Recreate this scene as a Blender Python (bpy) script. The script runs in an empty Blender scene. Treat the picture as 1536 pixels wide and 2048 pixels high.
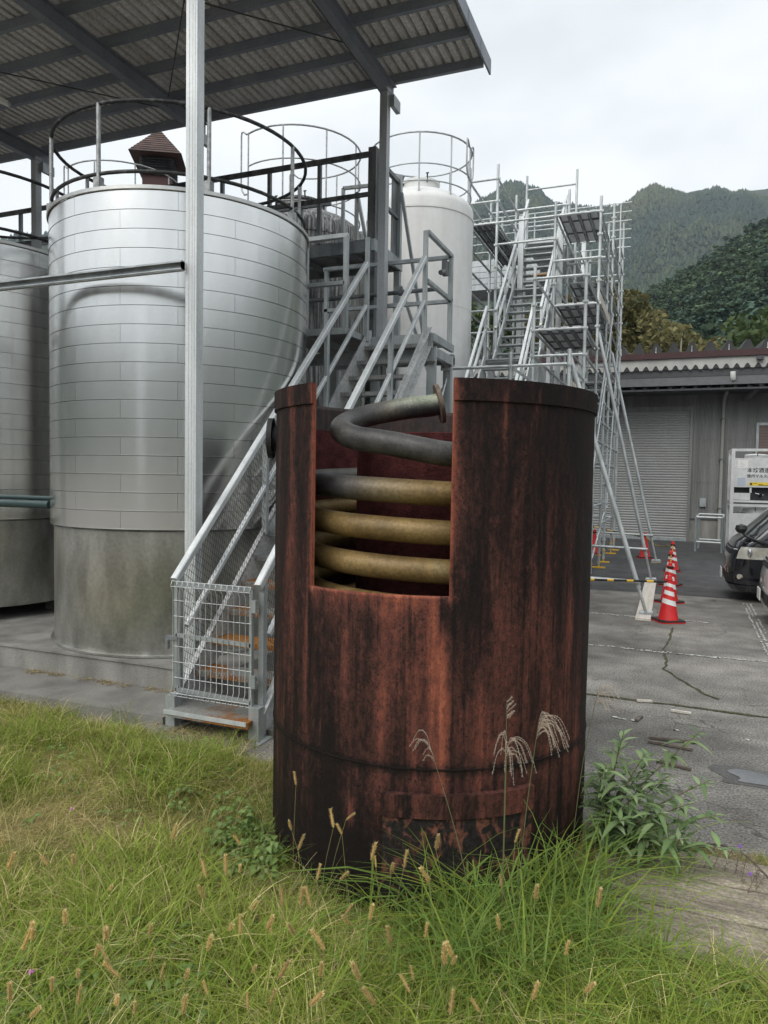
import bpy, bmesh, math, random
import numpy as np
from mathutils import Vector, Matrix, noise as mnoise
random.seed(7); rng = np.random.default_rng(7)
S = bpy.context.scene
COL = S.collection
PI = math.pi

# ------------------------------------------------------------------ camera
F, PITCH, ROLL, YAW, EYE = 1439.35, 0.0482885, 0.0165962, 0.3788197, 2.1
def _cam_axes():
    r0 = Vector((1, 0, 0)); fw = Vector((0, math.cos(PITCH), -math.sin(PITCH))); u0 = r0.cross(fw)
    r = r0*math.cos(ROLL) + u0*math.sin(ROLL); u = -r0*math.sin(ROLL) + u0*math.cos(ROLL)
    m = Matrix.Rotation(YAW, 3, 'Z')
    return m @ r, m @ u, m @ fw
CR, CU, CF = _cam_axes(); CP = Vector((0, 0, EYE))
cd = bpy.data.cameras.new('camera'); cam = bpy.data.objects.new('camera', cd); COL.objects.link(cam)
cam.matrix_world = Matrix(((CR.x, CU.x, -CF.x, 0), (CR.y, CU.y, -CF.y, 0), (CR.z, CU.z, -CF.z, EYE), (0, 0, 0, 1)))
cd.sensor_fit = 'HORIZONTAL'; cd.sensor_width = 36; cd.lens = 36*F/1536; cd.clip_end = 20000; cd.clip_start = 0.05
S.camera = cam
S.render.resolution_x = 768; S.render.resolution_y = 1024
# photo pixel -> ray, and where that ray meets a plane of the place
def ray(x, y): return CF + CR*((x-768)/F) - CU*((y-1024)/F)
def onZ(x, y, z=0.0): d = ray(x, y); return CP + d*((z-EYE)/d.z)
def onX(x, y, X): d = ray(x, y); return CP + d*(X/d.x)
def onY(x, y, Y): d = ray(x, y); return CP + d*(Y/d.y)
def azel(x, y): d = ray(x, y); return math.atan2(d.x, d.y), math.atan2(d.z, math.hypot(d.x, d.y))

# ------------------------------------------------------------------ sky, sun, exposure
W = bpy.data.worlds.new('World'); S.world = W; W.use_nodes = True
nt = W.node_tree; nt.nodes.clear()
def wn(t, **k):
    n = nt.nodes.new(t)
    for a, b in k.items(): setattr(n, a, b)
    return n
SUN_EL, SUN_AZ = math.radians(48), math.radians(200)
out = wn('ShaderNodeOutputWorld'); bg1 = wn('ShaderNodeBackground'); bg2 = wn('ShaderNodeBackground'); mixs = wn('ShaderNodeMixShader')
sky = wn('ShaderNodeTexSky', sky_type='NISHITA'); sky.sun_disc = False; sky.sun_elevation = SUN_EL; sky.sun_rotation = SUN_AZ
bg1.inputs[1].default_value = 0.10
tc = wn('ShaderNodeTexCoord'); mp = wn('ShaderNodeMapping'); mp.inputs['Scale'].default_value = (1.2, 1.2, 2.6)
nz = wn('ShaderNodeTexNoise'); nz.inputs['Scale'].default_value = 1.6; nz.inputs['Detail'].default_value = 5; nz.inputs['Roughness'].default_value = .5
cr = wn('ShaderNodeValToRGB'); cr.color_ramp.elements[0].position = .38; cr.color_ramp.elements[0].color = (.63, .665, .685, 1)
cr.color_ramp.elements[1].position = .60; cr.color_ramp.elements[1].color = (.84, .86, .87, 1)
bg2.inputs[1].default_value = .98; mixs.inputs[0].default_value = .93
L = nt.links.new
L(tc.outputs['Generated'], mp.inputs[0]); L(mp.outputs[0], nz.inputs['Vector']); L(nz.outputs[0], cr.inputs[0]); L(cr.outputs[0], bg2.inputs[0])
L(sky.outputs[0], bg1.inputs[0]); L(bg1.outputs[0], mixs.inputs[1]); L(bg2.outputs[0], mixs.inputs[2]); L(mixs.outputs[0], out.inputs[0])
sd = bpy.data.lights.new('sun', 'SUN'); sd.energy = 1.5; sd.angle = math.radians(50); sd.color = (1, .96, .9)
sun = bpy.data.objects.new('sun', sd); COL.objects.link(sun)
_d = Vector((math.sin(SUN_AZ)*math.cos(SUN_EL), math.cos(SUN_AZ)*math.cos(SUN_EL), math.sin(SUN_EL)))
sun.rotation_euler = (-_d).to_track_quat('-Z', 'Y').to_euler()
S.view_settings.view_transform = 'Standard'; S.view_settings.look = 'None'; S.view_settings.gamma = 1
S.view_settings.exposure = 0.62
S.view_settings.use_curve_mapping = False
S.render.engine = 'CYCLES'
S.cycles.max_bounces = 6; S.cycles.diffuse_bounces = 3; S.cycles.glossy_bounces = 3; S.cycles.transmission_bounces = 3; S.cycles.caustics_reflective = False; S.cycles.caustics_refractive = False

# ------------------------------------------------------------------ materials
def mat(name, col, rough=.6, metal=0., var=None, stretch=(1, 1, 1), scale=4., bump=None, col2=None, lo=.35, hi=.65, detail=6, spec=.5, rnd=0., fine=None, attr=None, coat=0., dist=0.):
    """Principled; colour runs from col to col2 by a stretched noise; fine=(scale,amount) adds speckle."""
    m = bpy.data.materials.new(name); m.use_nodes = True; t = m.node_tree; b = t.nodes['Principled BSDF']
    b.inputs['Base Color'].default_value = (*col, 1); b.inputs['Roughness'].default_value = rough; b.inputs['Metallic'].default_value = metal
    b.inputs['Specular IOR Level'].default_value = spec; b.inputs['Coat Weight'].default_value = coat
    N = lambda k: t.nodes.new(k); K = t.links.new
    co = N('ShaderNodeTexCoord'); mpn = N('ShaderNodeMapping'); mpn.inputs['Scale'].default_value = stretch; K(co.outputs['Object'], mpn.inputs[0])
    src = None
    if col2 is not None:
        n = N('ShaderNodeTexNoise'); n.inputs['Scale'].default_value = scale; n.inputs['Detail'].default_value = detail; n.inputs['Distortion'].default_value = dist
        K(mpn.outputs[0], n.inputs['Vector'])
        r = N('ShaderNodeValToRGB'); r.color_ramp.elements[0].position = lo; r.color_ramp.elements[1].position = hi
        r.color_ramp.elements[0].color = (*col, 1); r.color_ramp.elements[1].color = (*col2, 1); K(n.outputs[0], r.inputs[0]); src = r.outputs[0]
    if fine:
        n = N('ShaderNodeTexNoise'); n.inputs['Scale'].default_value = fine[0]; n.inputs['Detail'].default_value = 3; K(co.outputs['Object'], n.inputs['Vector'])
        mr = N('ShaderNodeMapRange'); mr.inputs[1].default_value = .3; mr.inputs[2].default_value = .7; mr.inputs[3].default_value = 1-fine[1]; mr.inputs[4].default_value = 1+fine[1]; K(n.outputs[0], mr.inputs[0])
        mx = N('ShaderNodeMix'); mx.data_type = 'RGBA'; mx.blend_type = 'MULTIPLY'; mx.inputs[0].default_value = 1
        if src: K(src, mx.inputs[6])
        else: mx.inputs[6].default_value = (*col, 1)
        K(mr.outputs[0], mx.inputs[7]); src = mx.outputs[2]
    if rnd:
        oi = N('ShaderNodeObjectInfo'); mr = N('ShaderNodeMapRange'); mr.inputs[3].default_value = 1-rnd; mr.inputs[4].default_value = 1+rnd; K(oi.outputs['Random'], mr.inputs[0])
        mx = N('ShaderNodeMix'); mx.data_type = 'RGBA'; mx.blend_type = 'MULTIPLY'; mx.inputs[0].default_value = 1
        if src: K(src, mx.inputs[6])
        else: mx.inputs[6].default_value = (*col, 1)
        K(mr.outputs[0], mx.inputs[7]); src = mx.outputs[2]
    if src: K(src, b.inputs['Base Color'])
    if bump:
        n = N('ShaderNodeTexNoise'); n.inputs['Scale'].default_value = bump[0]; n.inputs['Detail'].default_value = 4; K(mpn.outputs[0] if len(bump) > 2 else co.outputs['Object'], n.inputs['Vector'])
        bp = N('ShaderNodeBump'); bp.inputs['Strength'].default_value = bump[1]; bp.inputs['Distance'].default_value = .02; K(n.outputs[0], bp.inputs['Height']); K(bp.outputs[0], b.inputs['Normal'])
    return m
def leafmat(name, rnd=.3, trans=.35, gain=1., spec=.12):
    m = bpy.data.materials.new(name); m.use_nodes = True; t = m.node_tree; t.nodes.clear(); N = lambda k: t.nodes.new(k); K = t.links.new
    o = N('ShaderNodeOutputMaterial'); a = N('ShaderNodeAttribute'); a.attribute_name = 'col'
    oi = N('ShaderNodeObjectInfo'); mr = N('ShaderNodeMapRange'); mr.inputs[3].default_value = (1-rnd)*gain; mr.inputs[4].default_value = (1+rnd)*gain; K(oi.outputs['Random'], mr.inputs[0])
    mx = N('ShaderNodeMix'); mx.data_type = 'RGBA'; mx.blend_type = 'MULTIPLY'; mx.inputs[0].default_value = 1; K(a.outputs['Color'], mx.inputs[6]); K(mr.outputs[0], mx.inputs[7])
    b = N('ShaderNodeBsdfPrincipled'); b.inputs['Roughness'].default_value = .55; b.inputs['Specular IOR Level'].default_value = spec; K(mx.outputs[2], b.inputs['Base Color'])
    tr = N('ShaderNodeBsdfTranslucent'); K(mx.outputs[2], tr.inputs[0]); ms = N('ShaderNodeMixShader'); ms.inputs[0].default_value = trans
    K(b.outputs[0], ms.inputs[1]); K(tr.outputs[0], ms.inputs[2]); K(ms.outputs[0], o.inputs[0]); return m

galv = mat('galvanised', (.36, .39, .40), .48, .55, col2=(.50, .53, .54), scale=9, stretch=(1, 1, .25), fine=(60, .10))
galv_l = mat('galvanised_light', (.58, .61, .62), .5, .45, col2=(.72, .745, .75), scale=7, stretch=(1, 1, .2), fine=(40, .07))
galv_d = mat('galvanised_dark', (.13, .145, .155), .55, .4, col2=(.27, .285, .295), scale=5, stretch=(1, 1, .3), fine=(50, .12))
tubegalv = mat('scaffold_tube', (.42, .45, .45), .45, .45, col2=(.64, .67, .67), scale=8, stretch=(1, 1, .4), fine=(50, .1), rnd=.14)
bluesteel = mat('painted_steel_blue_grey', (.21, .235, .28), .5, .05, col2=(.27, .295, .335), scale=2.5, fine=(30, .1))
roofmat = mat('roof_sheet_grey', (.66, .645, .63), .7, .0, col2=(.84, .83, .82), scale=2.2, lo=.36, hi=.6, stretch=(2.2, .8, 1), fine=(25, .2))
stainless = mat('stainless_cladding', (.76, .757, .74), .21, 1., col2=(.80, .798, .785), scale=6, stretch=(1, 1, .2), rnd=.014, bump=(.8, .03))
stain_low = mat('stainless_stained', (.34, .34, .315), .36, .8, col2=(.52, .52, .49), scale=2.2, stretch=(2.2, 2.2, .8), lo=.38, hi=.62, fine=(30, .10))
rimmat = mat('stainless_rim', (.55, .55, .53), .35, .9, fine=(20, .08))
railmat = mat('weathered_rail', (.04, .042, .045), .55, .3, col2=(.17, .175, .18), scale=14, lo=.5, hi=.75)
railpost = mat('galvanised_post', (.28, .29, .29), .5, .5, col2=(.46, .47, .47), scale=20, fine=(60, .15))
tankdark = mat('weathered_dark_tank', (.07, .072, .076), .6, .2, col2=(.50, .50, .48), scale=4.2, stretch=(7, 7, .3), lo=.42, hi=.74, fine=(15, .2))
whitepaint = mat('off_white_tank_paint', (.83, .835, .82), .45, 0., col2=(.76, .76, .745), scale=2.5, stretch=(2, 2, .3), fine=(8, .03))
concrete = mat('concrete', (.15, .147, .135), .85, 0., col2=(.32, .312, .285), scale=2.2, stretch=(1.5, 1.5, .5), lo=.3, hi=.7, fine=(90, .15), bump=(60, .3))
concrete_d = mat('concrete_dark', (.14, .136, .125), .88, 0., col2=(.27, .262, .24), scale=2.4, lo=.3, hi=.7, fine=(90, .15), bump=(60, .3))
blackrub = mat('black_rubber', (.02, .02, .021), .7)
red = mat('cone_red', (.62, .018, .022), .45, 0., col2=(.72, .03, .03), scale=6, fine=(20, .08))
white = mat('white_reflective', (.82, .82, .8), .4, fine=(30, .06))
yellow = mat('yellow_paint', (.78, .47, .03), .5, fine=(30, .1))
wallgrey = mat('warehouse_siding', (.185, .19, .182), .55, .1, col2=(.265, .27, .262), scale=1.6, stretch=(2.5, 2.5, .18), fine=(12, .06))
shutmat = mat('shutter_slat', (.34, .345, .337), .5, .1, col2=(.40, .405, .395), scale=.8, fine=(10, .05))
trimd = mat('dark_trim', (.07, .072, .076), .55, .1, fine=(10, .15))
maroon = mat('maroon_fascia', (.060, .024, .026), .5, .1, fine=(6, .15))
rooft = mat('folded_roof', (.028, .028, .03), .6, .1, col2=(.05, .05, .052), scale=2)
carblack = mat('black_car_paint', (.008, .009, .013), .12, .0, coat=1., spec=.6)
carwhite = mat('white_car_paint', (.72, .73, .73), .2, .0, coat=1.)
plastic = mat('black_plastic', (.018, .018, .02), .5)
chrome = mat('chrome', (.8, .8, .8), .12, 1.)
lampglass = mat('headlight_glass', (.50, .48, .40), .15, .3, col2=(.72, .71, .66), scale=9, coat=1.)
carglass = mat('car_glass', (.03, .035, .035), .05, 0., spec=.8, coat=1.)
alu = mat('aluminium_tote', (.66, .67, .66), .4, .35, col2=(.78, .79, .78), scale=3, fine=(12, .05))
paper = mat('paper_label', (.82, .82, .8), .7)
ink = mat('black_ink', (.015, .015, .015), .7)
labelyel = mat('yellow_label', (.82, .60, .05), .6)
labelblue = mat('blue_grey_label', (.45, .50, .58), .6)
wood = mat('weathered_wood', (.12, .10, .08), .85, 0., col2=(.40, .345, .27), scale=3.2, stretch=(.8, 4.5, 4), fine=(70, .35), bump=(14, .7, 1), lo=.30, hi=.72, detail=10, dist=.6)
woodlight = mat('pale_plank', (.58, .53, .46), .8, 0., col2=(.70, .65, .58), scale=3, stretch=(6, .5, 3), fine=(40, .1))
bark = mat('bark', (.10, .085, .07), .9, col2=(.2, .17, .14), scale=6, fine=(20, .3))
brass = mat('aged_copper_pipe', (.14, .095, .035), .5, .45, col2=(.27, .185, .065), scale=3.4, lo=.35, hi=.62, fine=(30, .2), detail=8)
tilered = mat('cupola_tile', (.062, .042, .038), .75, col2=(.11, .065, .055), scale=4, rnd=.2)
maroonwall = mat('maroon_wall', (.075, .032, .032), .7)
greenpipe = mat('dark_green_pipe', (.05, .085, .085), .4, .2)
# checker plate with rust blotches
checker = mat('checker_plate', (.36, .36, .34), .5, .4, col2=(.40, .17, .045), scale=2.6, lo=.46, hi=.58, fine=(70, .3), bump=(120, .6))
checker_g = mat('checker_plate_grey', (.24, .245, .245), .5, .5, col2=(.36, .365, .36), scale=5, fine=(70, .3), bump=(120, .6))
rustplate = mat('rusty_tread', (.30, .11, .02), .75, .1, col2=(.40, .19, .05), scale=9, fine=(50, .35), bump=(110, .6), lo=.3, hi=.6)

def set_attr_mix():
    """pipe: blend to dark grey soot and green patina by vertex attribute 'age'"""
brassm = None
def rust_material():
    m = bpy.data.materials.new('rusted_steel'); m.use_nodes = True; t = m.node_tree; b = t.nodes['Principled BSDF']; N = lambda k: t.nodes.new(k); K = t.links.new
    b.inputs['Specular IOR Level'].default_value = .12
    co = N('ShaderNodeTexCoord')
    def noise(sc, st, det=6, rough=.6, dist=0.):
        mpn = N('ShaderNodeMapping'); mpn.inputs['Scale'].default_value = st; K(co.outputs['Object'], mpn.inputs[0])
        n = N('ShaderNodeTexNoise'); n.inputs['Scale'].default_value = sc; n.inputs['Detail'].default_value = det; n.inputs['Roughness'].default_value = rough; n.inputs['Distortion'].default_value = dist
        K(mpn.outputs[0], n.inputs['Vector']); return n.outputs[0]
    streak = noise(3.4, (1, 1, .08), 8, .68, .3); broad = noise(1.25, (1, 1, .35), 5, .55); fine = noise(38, (1, 1, .5), 5, .7); mid = noise(13, (1, 1, .13), 6, .68)
    def math_(op, a, c):
        n = N('ShaderNodeMath'); n.operation = op
        for i, s in enumerate((a, c)):
            if isinstance(s, (int, float)): n.inputs[i].default_value = s
            else: K(s, n.inputs[i])
        return n.outputs[0]
    v = math_('ADD', math_('MULTIPLY', streak, .46), math_('MULTIPLY', math_('SUBTRACT', broad, .055), .46))
    v = math_('ADD', v, math_('MULTIPLY', math_('SUBTRACT', mid, .5), .40))
    v = math_('ADD', v, math_('MULTIPLY', math_('SUBTRACT', fine, .5), .38))
    drip = noise(30, (1, 1, .025), 4, .6); dm = N('ShaderNodeMapRange'); dm.inputs[1].default_value = .55; dm.inputs[2].default_value = .68; K(drip, dm.inputs[0]); v = math_('SUBTRACT', v, math_('MULTIPLY', dm.outputs[0], .10))
    flake = noise(21, (1, 1, 1), 8, .7, 1.5); fm = N('ShaderNodeMapRange'); fm.inputs[1].default_value = .56; fm.inputs[2].default_value = .60; K(flake, fm.inputs[0]); v = math_('ADD', v, math_('MULTIPLY', math_('MULTIPLY', fm.outputs[0], broad), .07))
    at = N('ShaderNodeAttribute'); at.attribute_name = 'fresh'
    v = math_('ADD', v, math_('MULTIPLY', at.outputs['Fac'], .30))
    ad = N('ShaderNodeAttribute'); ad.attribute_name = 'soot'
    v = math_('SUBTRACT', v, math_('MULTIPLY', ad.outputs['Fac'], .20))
    r = N('ShaderNodeValToRGB'); e = r.color_ramp.elements
    e[0].position = .33; e[0].color = (.014, .011, .0105, 1); e[1].position = .84; e[1].color = (.46, .150, .085, 1)
    for p, c in ((.42, (.034, .018, .0155, 1)), (.49, (.072, .032, .026, 1)), (.56, (.125, .047, .036, 1)), (.67, (.23, .076, .050, 1))):
        x = e.new(p); x.color = c
    pit = noise(95, (1, 1, .8), 3, .6); pm = N('ShaderNodeMapRange'); pm.inputs[1].default_value = .56; pm.inputs[2].default_value = .66; K(pit, pm.inputs[0])
    pk = N('ShaderNodeMath'); pk.operation = 'MULTIPLY'; K(pm.outputs[0], pk.inputs[0]); K(mid, pk.inputs[1])
    v = math_('SUBTRACT', v, math_('MULTIPLY', pk.outputs[0], .20))
    K(v, r.inputs[0]); K(r.outputs[0], b.inputs['Base Color'])
    rr = N('ShaderNodeMapRange'); rr.inputs[1].default_value = .35; rr.inputs[2].default_value = .65; rr.inputs[3].default_value = .62; rr.inputs[4].default_value = .85; K(v, rr.inputs[0]); K(rr.outputs[0], b.inputs['Roughness'])
    bp = N('ShaderNodeBump'); bp.inputs['Strength'].default_value = .6; bp.inputs['Distance'].default_value = .012; K(math_('ADD', fine, math_('MULTIPLY', fm.outputs[0], .5)), bp.inputs['Height']); K(bp.outputs[0], b.inputs['Normal'])
    return m
rust = rust_material()
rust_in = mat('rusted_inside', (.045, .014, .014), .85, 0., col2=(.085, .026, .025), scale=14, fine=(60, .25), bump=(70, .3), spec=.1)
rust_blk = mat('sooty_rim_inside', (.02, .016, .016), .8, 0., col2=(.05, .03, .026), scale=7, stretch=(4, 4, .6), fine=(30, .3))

# ------------------------------------------------------------------ mesh builder
class MB:
    def __init__(s): s.v = []; s.f = []; s.mi = []; s.sm = []
    def add(s, vs, fs, smooth=False, mi=0):
        o = len(s.v); s.v += [tuple(p) for p in vs]; s.f += [tuple(i+o for i in f) for f in fs]; s.sm += [smooth]*len(fs); s.mi += [mi]*len(fs); return s
    def box(s, lo, hi, mi=0):
        x0, y0, z0 = lo; x1, y1, z1 = hi
        return s.add([(x0, y0, z0), (x1, y0, z0), (x1, y1, z0), (x0, y1, z0), (x0, y0, z1), (x1, y0, z1), (x1, y1, z1), (x0, y1, z1)],
                     [(0, 3, 2, 1), (4, 5, 6, 7), (0, 1, 5, 4), (1, 2, 6, 5), (2, 3, 7, 6), (3, 0, 4, 7)], mi=mi)
    def beam(s, p, q, w, h, up=(0, 0, 1), mi=0, ch=.0):
        """box bar from p to q; w across, h along up; ch chamfers the long edges"""
        p = Vector(p); q = Vector(q); d = (q-p).normalized(); up = Vector(up)
        if abs(d.dot(up)) > .98: up = Vector((0, 1, 0))
        x = d.cross(up).normalized(); y = x.cross(d).normalized()
        if ch > 0:
            a, b = w/2, h/2; pr = [(-a+ch, -b), (a-ch, -b), (a, -b+ch), (a, b-ch), (a-ch, b), (-a+ch, b), (-a, b-ch), (-a, -b+ch)]
        else: pr = [(-w/2, -h/2), (w/2, -h/2), (w/2, h/2), (-w/2, h/2)]
        return s.prof(p, q, x, y, pr, mi)
    def prof(s, p, q, x, y, pr, mi=0, smooth=False):
        n = len(pr); vs = [p+x*a+y*b for a, b in pr]+[q+x*a+y*b for a, b in pr]
        fs = [(i, (i+1) % n, n+(i+1) % n, n+i) for i in range(n)]+[tuple(range(n-1, -1, -1)), tuple(range(n, 2*n))]
        return s.add(vs, fs, smooth, mi)
    def channel(s, p, q, w, h, t, x, y):
        """C section: web along x (width w), flanges along y (depth h)"""
        a = w/2; pr = [(-a, 0), (a, 0), (a, h), (a-t*2.2, h), (a-t*2.2, h-t), (a-t, h-t), (a-t, t), (-a+t, t), (-a+t, h-t), (-a+t*2.2, h-t), (-a+t*2.2, h), (-a, h)]
        return s.prof(Vector(p), Vector(q), Vector(x), Vector(y), pr)
    def tube(s, p, q, r, n=10, r2=None, cap=True, mi=0):
        return s.path([p, q], [r, r if r2 is None else r2], n, cap, mi)
    def path(s, pts, r, n=10, cap=True, mi=0, closed=False):
        pts = [Vector(p) for p in pts]; m = len(pts); rs = [r]*m if isinstance(r, (int, float)) else list(r)
        vs = []; t0 = (pts[1]-pts[0]).normalized(); ref = Vector((0, 0, 1)) if abs(t0.z) < .9 else Vector((1, 0, 0))
        nx = t0.cross(ref).normalized()
        for i, p in enumerate(pts):
            if closed: t = (pts[(i+1) % m]-pts[i-1]).normalized()
            else: t = (pts[min(i+1, m-1)]-pts[max(i-1, 0)]).normalized()
            nx = (nx-t*nx.dot(t)).normalized(); ny = t.cross(nx)
            for k in range(n): a = 2*PI*k/n; vs.append(p+(nx*math.cos(a)+ny*math.sin(a))*rs[i])
        fs = []
        for i in range(m if closed else m-1):
            j = (i+1) % m
            for k in range(n): fs.append((i*n+k, i*n+(k+1) % n, j*n+(k+1) % n, j*n+k))
        s.add(vs, fs, True, mi)
        if cap and not closed:
            s.add(vs[:n], [tuple(range(n-1, -1, -1))], False, mi); s.add(vs[-n:], [tuple(range(n))], False, mi)
        return s
    def lathe(s, c, prof, n=32, a0=0., a1=2*PI, mi=0, smooth=True, close=False):
        """prof: (r, z) list turned about the vertical axis at c"""
        full = abs(a1-a0-2*PI) < 1e-6; m = n if full else n+1
        P = list(prof)+([prof[0]] if close else [])
        runs = [[P[0], P[1]]]                      # split where the outline turns sharply so shading stays crisp
        for q in range(1, len(P)-1):
            ax, ay = P[q][0]-P[q-1][0], P[q][1]-P[q-1][1]; bx, by = P[q+1][0]-P[q][0], P[q+1][1]-P[q][1]
            la, lb = math.hypot(ax, ay), math.hypot(bx, by)
            if la > 0 and lb > 0 and (ax*bx+ay*by)/(la*lb) < .86: runs.append([P[q], P[q+1]])
            else: runs[-1].append(P[q+1])
        for run in runs:
            vs = []; fs = []; k = len(run)
            for i in range(m):
                a = a0+(a1-a0)*i/n; ca, sa = math.cos(a), math.sin(a)
                for r, z in run: vs.append((c[0]+r*ca, c[1]+r*sa, c[2]+z))
            for i in range(n):
                j = (i+1) % m
                for q in range(k-1): fs.append((i*k+q, j*k+q, j*k+q+1, i*k+q+1))
            s.add(vs, fs, smooth, mi)
        return s
    def mesh(s, name, mats, off=(0, 0, 0)):
        me = bpy.data.meshes.new(name); o = Vector(off)
        me.from_pydata([(p[0]-o.x, p[1]-o.y, p[2]-o.z) for p in s.v], [], s.f)
        for m in (mats if isinstance(mats, (list, tuple)) else [mats]): me.materials.append(m)
        me.polygons.foreach_set('use_smooth', s.sm); me.polygons.foreach_set('material_index', s.mi); me.update(); return me
BASE = {}
def link(o, parent=None):
    COL.objects.link(o)
    if parent is not None: o.parent = parent
    return o
def base_of(o):
    b = Vector((0, 0, 0))
    while o is not None: b = b + o.location; o = o.parent
    return b
def obj(name, mb, m, parent=None, loc=None, bev=0):
    """one mesh object from world-space geometry; origin at its parent's base, or at loc"""
    off = base_of(parent) if parent is not None else Vector(loc or (0, 0, 0))
    o = bpy.data.objects.new(name, mb.mesh(name, m, off)); link(o, parent)
    if parent is None: o.location = off
    return o
def tag(o, label=None, cat=None, group=None, kind=None):
    if label: o['label'] = label
    if cat: o['category'] = cat
    if group: o['group'] = group
    if kind: o['kind'] = kind
    return o
def thing(name, loc, label, cat, group=None):
    o = bpy.data.objects.new(name, None); o.empty_display_size = .2; link(o); o.location = loc; return tag(o, label, cat, group)
def inst(name, me, parent, loc=(0, 0, 0), rot=(0, 0, 0), sc=None):
    o = bpy.data.objects.new(name, me); link(o, parent); o.location = loc; o.rotation_euler = rot
    if sc is not None: o.scale = sc if isinstance(sc, (tuple, list)) else (sc, sc, sc)
    return o
def pmesh(name, v, f, m, cols=None, smooth=False):
    me = bpy.data.meshes.new(name); me.from_pydata([tuple(p) for p in v], [], [tuple(q) for q in f])
    for x in (m if isinstance(m, (list, tuple)) else [m]): me.materials.append(x)
    if cols is not None:
        a = me.color_attributes.new('col', 'FLOAT_COLOR', 'POINT'); c = np.ones((len(v), 4), np.float32); c[:, :3] = cols; a.data.foreach_set('color', c.ravel())
    if smooth: me.polygons.foreach_set('use_smooth', [True]*len(f))
    me.update(); return me
# ------------------------------------------------------------------ ground
def asphalt_material(name, c0, c1, cracks=True):
    m = bpy.data.materials.new(name); m.use_nodes = True; t = m.node_tree; b = t.nodes['Principled BSDF']; N = lambda k: t.nodes.new(k); K = t.links.new
    co = N('ShaderNodeTexCoord')
    def noise(sc, det=5, st=(1, 1, 1)):
        mpn = N('ShaderNodeMapping'); mpn.inputs['Scale'].default_value = st; K(co.outputs['Object'], mpn.inputs[0])
        n = N('ShaderNodeTexNoise'); n.inputs['Scale'].default_value = sc; n.inputs['Detail'].default_value = det; K(mpn.outputs[0], n.inputs['Vector']); return n
    big = noise(.55, 6, (1, 1.6, 1)); r = N('ShaderNodeValToRGB'); r.color_ramp.elements[0].position = .36; r.color_ramp.elements[1].position = .64
    r.color_ramp.elements[0].color = (*c0, 1); r.color_ramp.elements[1].color = (*c1, 1); K(big.outputs[0], r.inputs[0])
    sp = noise(60, 3); mr = N('ShaderNodeMapRange'); mr.inputs[1].default_value = .32; mr.inputs[2].default_value = .72; mr.inputs[3].default_value = .45; mr.inputs[4].default_value = 1.7; K(sp.outputs[0], mr.inputs[0])
    mx = N('ShaderNodeMix'); mx.data_type = 'RGBA'; mx.blend_type = 'MULTIPLY'; mx.inputs[0].default_value = 1; K(r.outputs[0], mx.inputs[6]); K(mr.outputs[0], mx.inputs[7]); src = mx.outputs[2]
    mid = noise(3.2, 6); mr2 = N('ShaderNodeMapRange'); mr2.inputs[1].default_value = .35; mr2.inputs[2].default_value = .65; mr2.inputs[3].default_value = .8; mr2.inputs[4].default_value = 1.2; K(mid.outputs[0], mr2.inputs[0])
    mx = N('ShaderNodeMix'); mx.data_type = 'RGBA'; mx.blend_type = 'MULTIPLY'; mx.inputs[0].default_value = 1; K(src, mx.inputs[6]); K(mr2.outputs[0], mx.inputs[7]); src = mx.outputs[2]
    if cracks:
        dn = noise(2.2, 4); ad = N('ShaderNodeVectorMath'); ad.operation = 'MULTIPLY_ADD'; K(dn.outputs['Color'], ad.inputs[0]); ad.inputs[1].default_value = (.55, .55, 0); K(co.outputs['Object'], ad.inputs[2])
        vo = N('ShaderNodeTexVoronoi'); vo.feature = 'DISTANCE_TO_EDGE'; vo.inputs['Scale'].default_value = .95; K(ad.outputs[0], vo.inputs['Vector'])
        ck = N('ShaderNodeMapRange'); ck.inputs[1].default_value = .003; ck.inputs[2].default_value = .008; ck.inputs[3].default_value = 0.; ck.inputs[4].default_value = 1.; K(vo.outputs['Distance'], ck.inputs[0])
        ms = noise(.8, 3); mk = N('ShaderNodeMapRange'); mk.inputs[1].default_value = .44; mk.inputs[2].default_value = .54; mk.inputs[3].default_value = .6; mk.inputs[4].default_value = 0.; K(ms.outputs[0], mk.inputs[0])
        iv = N('ShaderNodeMath'); iv.operation = 'SUBTRACT'; iv.inputs[0].default_value = 1; K(ck.outputs[0], iv.inputs[1])
        ff = N('ShaderNodeMath'); ff.operation = 'MULTIPLY'; K(iv.outputs[0], ff.inputs[0]); K(mk.outputs[0], ff.inputs[1])
        mx = N('ShaderNodeMix'); mx.data_type = 'RGBA'; K(ff.outputs[0], mx.inputs[0]); K(src, mx.inputs[6]); mx.inputs[7].default_value = (.035, .034, .03, 1); src = mx.outputs[2]
    K(src, b.inputs['Base Color']); b.inputs['Roughness'].default_value = .82; b.inputs['Specular IOR Level'].default_value = .35
    bp = N('ShaderNodeBump'); bp.inputs['Strength'].default_value = .5; bp.inputs['Distance'].default_value = .008; K(sp.outputs[0], bp.inputs['Height']); K(bp.outputs[0], b.inputs['Normal'])
    return m
asph = asphalt_material('old_asphalt', (.135, .128, .116), (.255, .24, .216))
asph_new = asphalt_material('new_asphalt', (.060, .060, .062), (.082, .081, .081), False)
def hollow(u, v): return -.135*math.exp(-(((u+1.35)/1.0)**2+((v-3.30)/.58)**2))     # the ground dips in front of the tub
g = MB(); R_ = 4200.; H0, H1, H2, H3 = -4.4, 1.5, 1.5, 4.30                            # one sheet, open where the lawn dips
g.add([(-R_, -R_, 0), (R_, -R_, 0), (R_, R_, 0), (-R_, R_, 0), (H0, H2, 0), (H1, H2, 0), (H1, H3, 0), (H0, H3, 0)], [(0, 1, 5, 4), (1, 2, 6, 5), (2, 3, 7, 6), (3, 0, 4, 7)])
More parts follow.
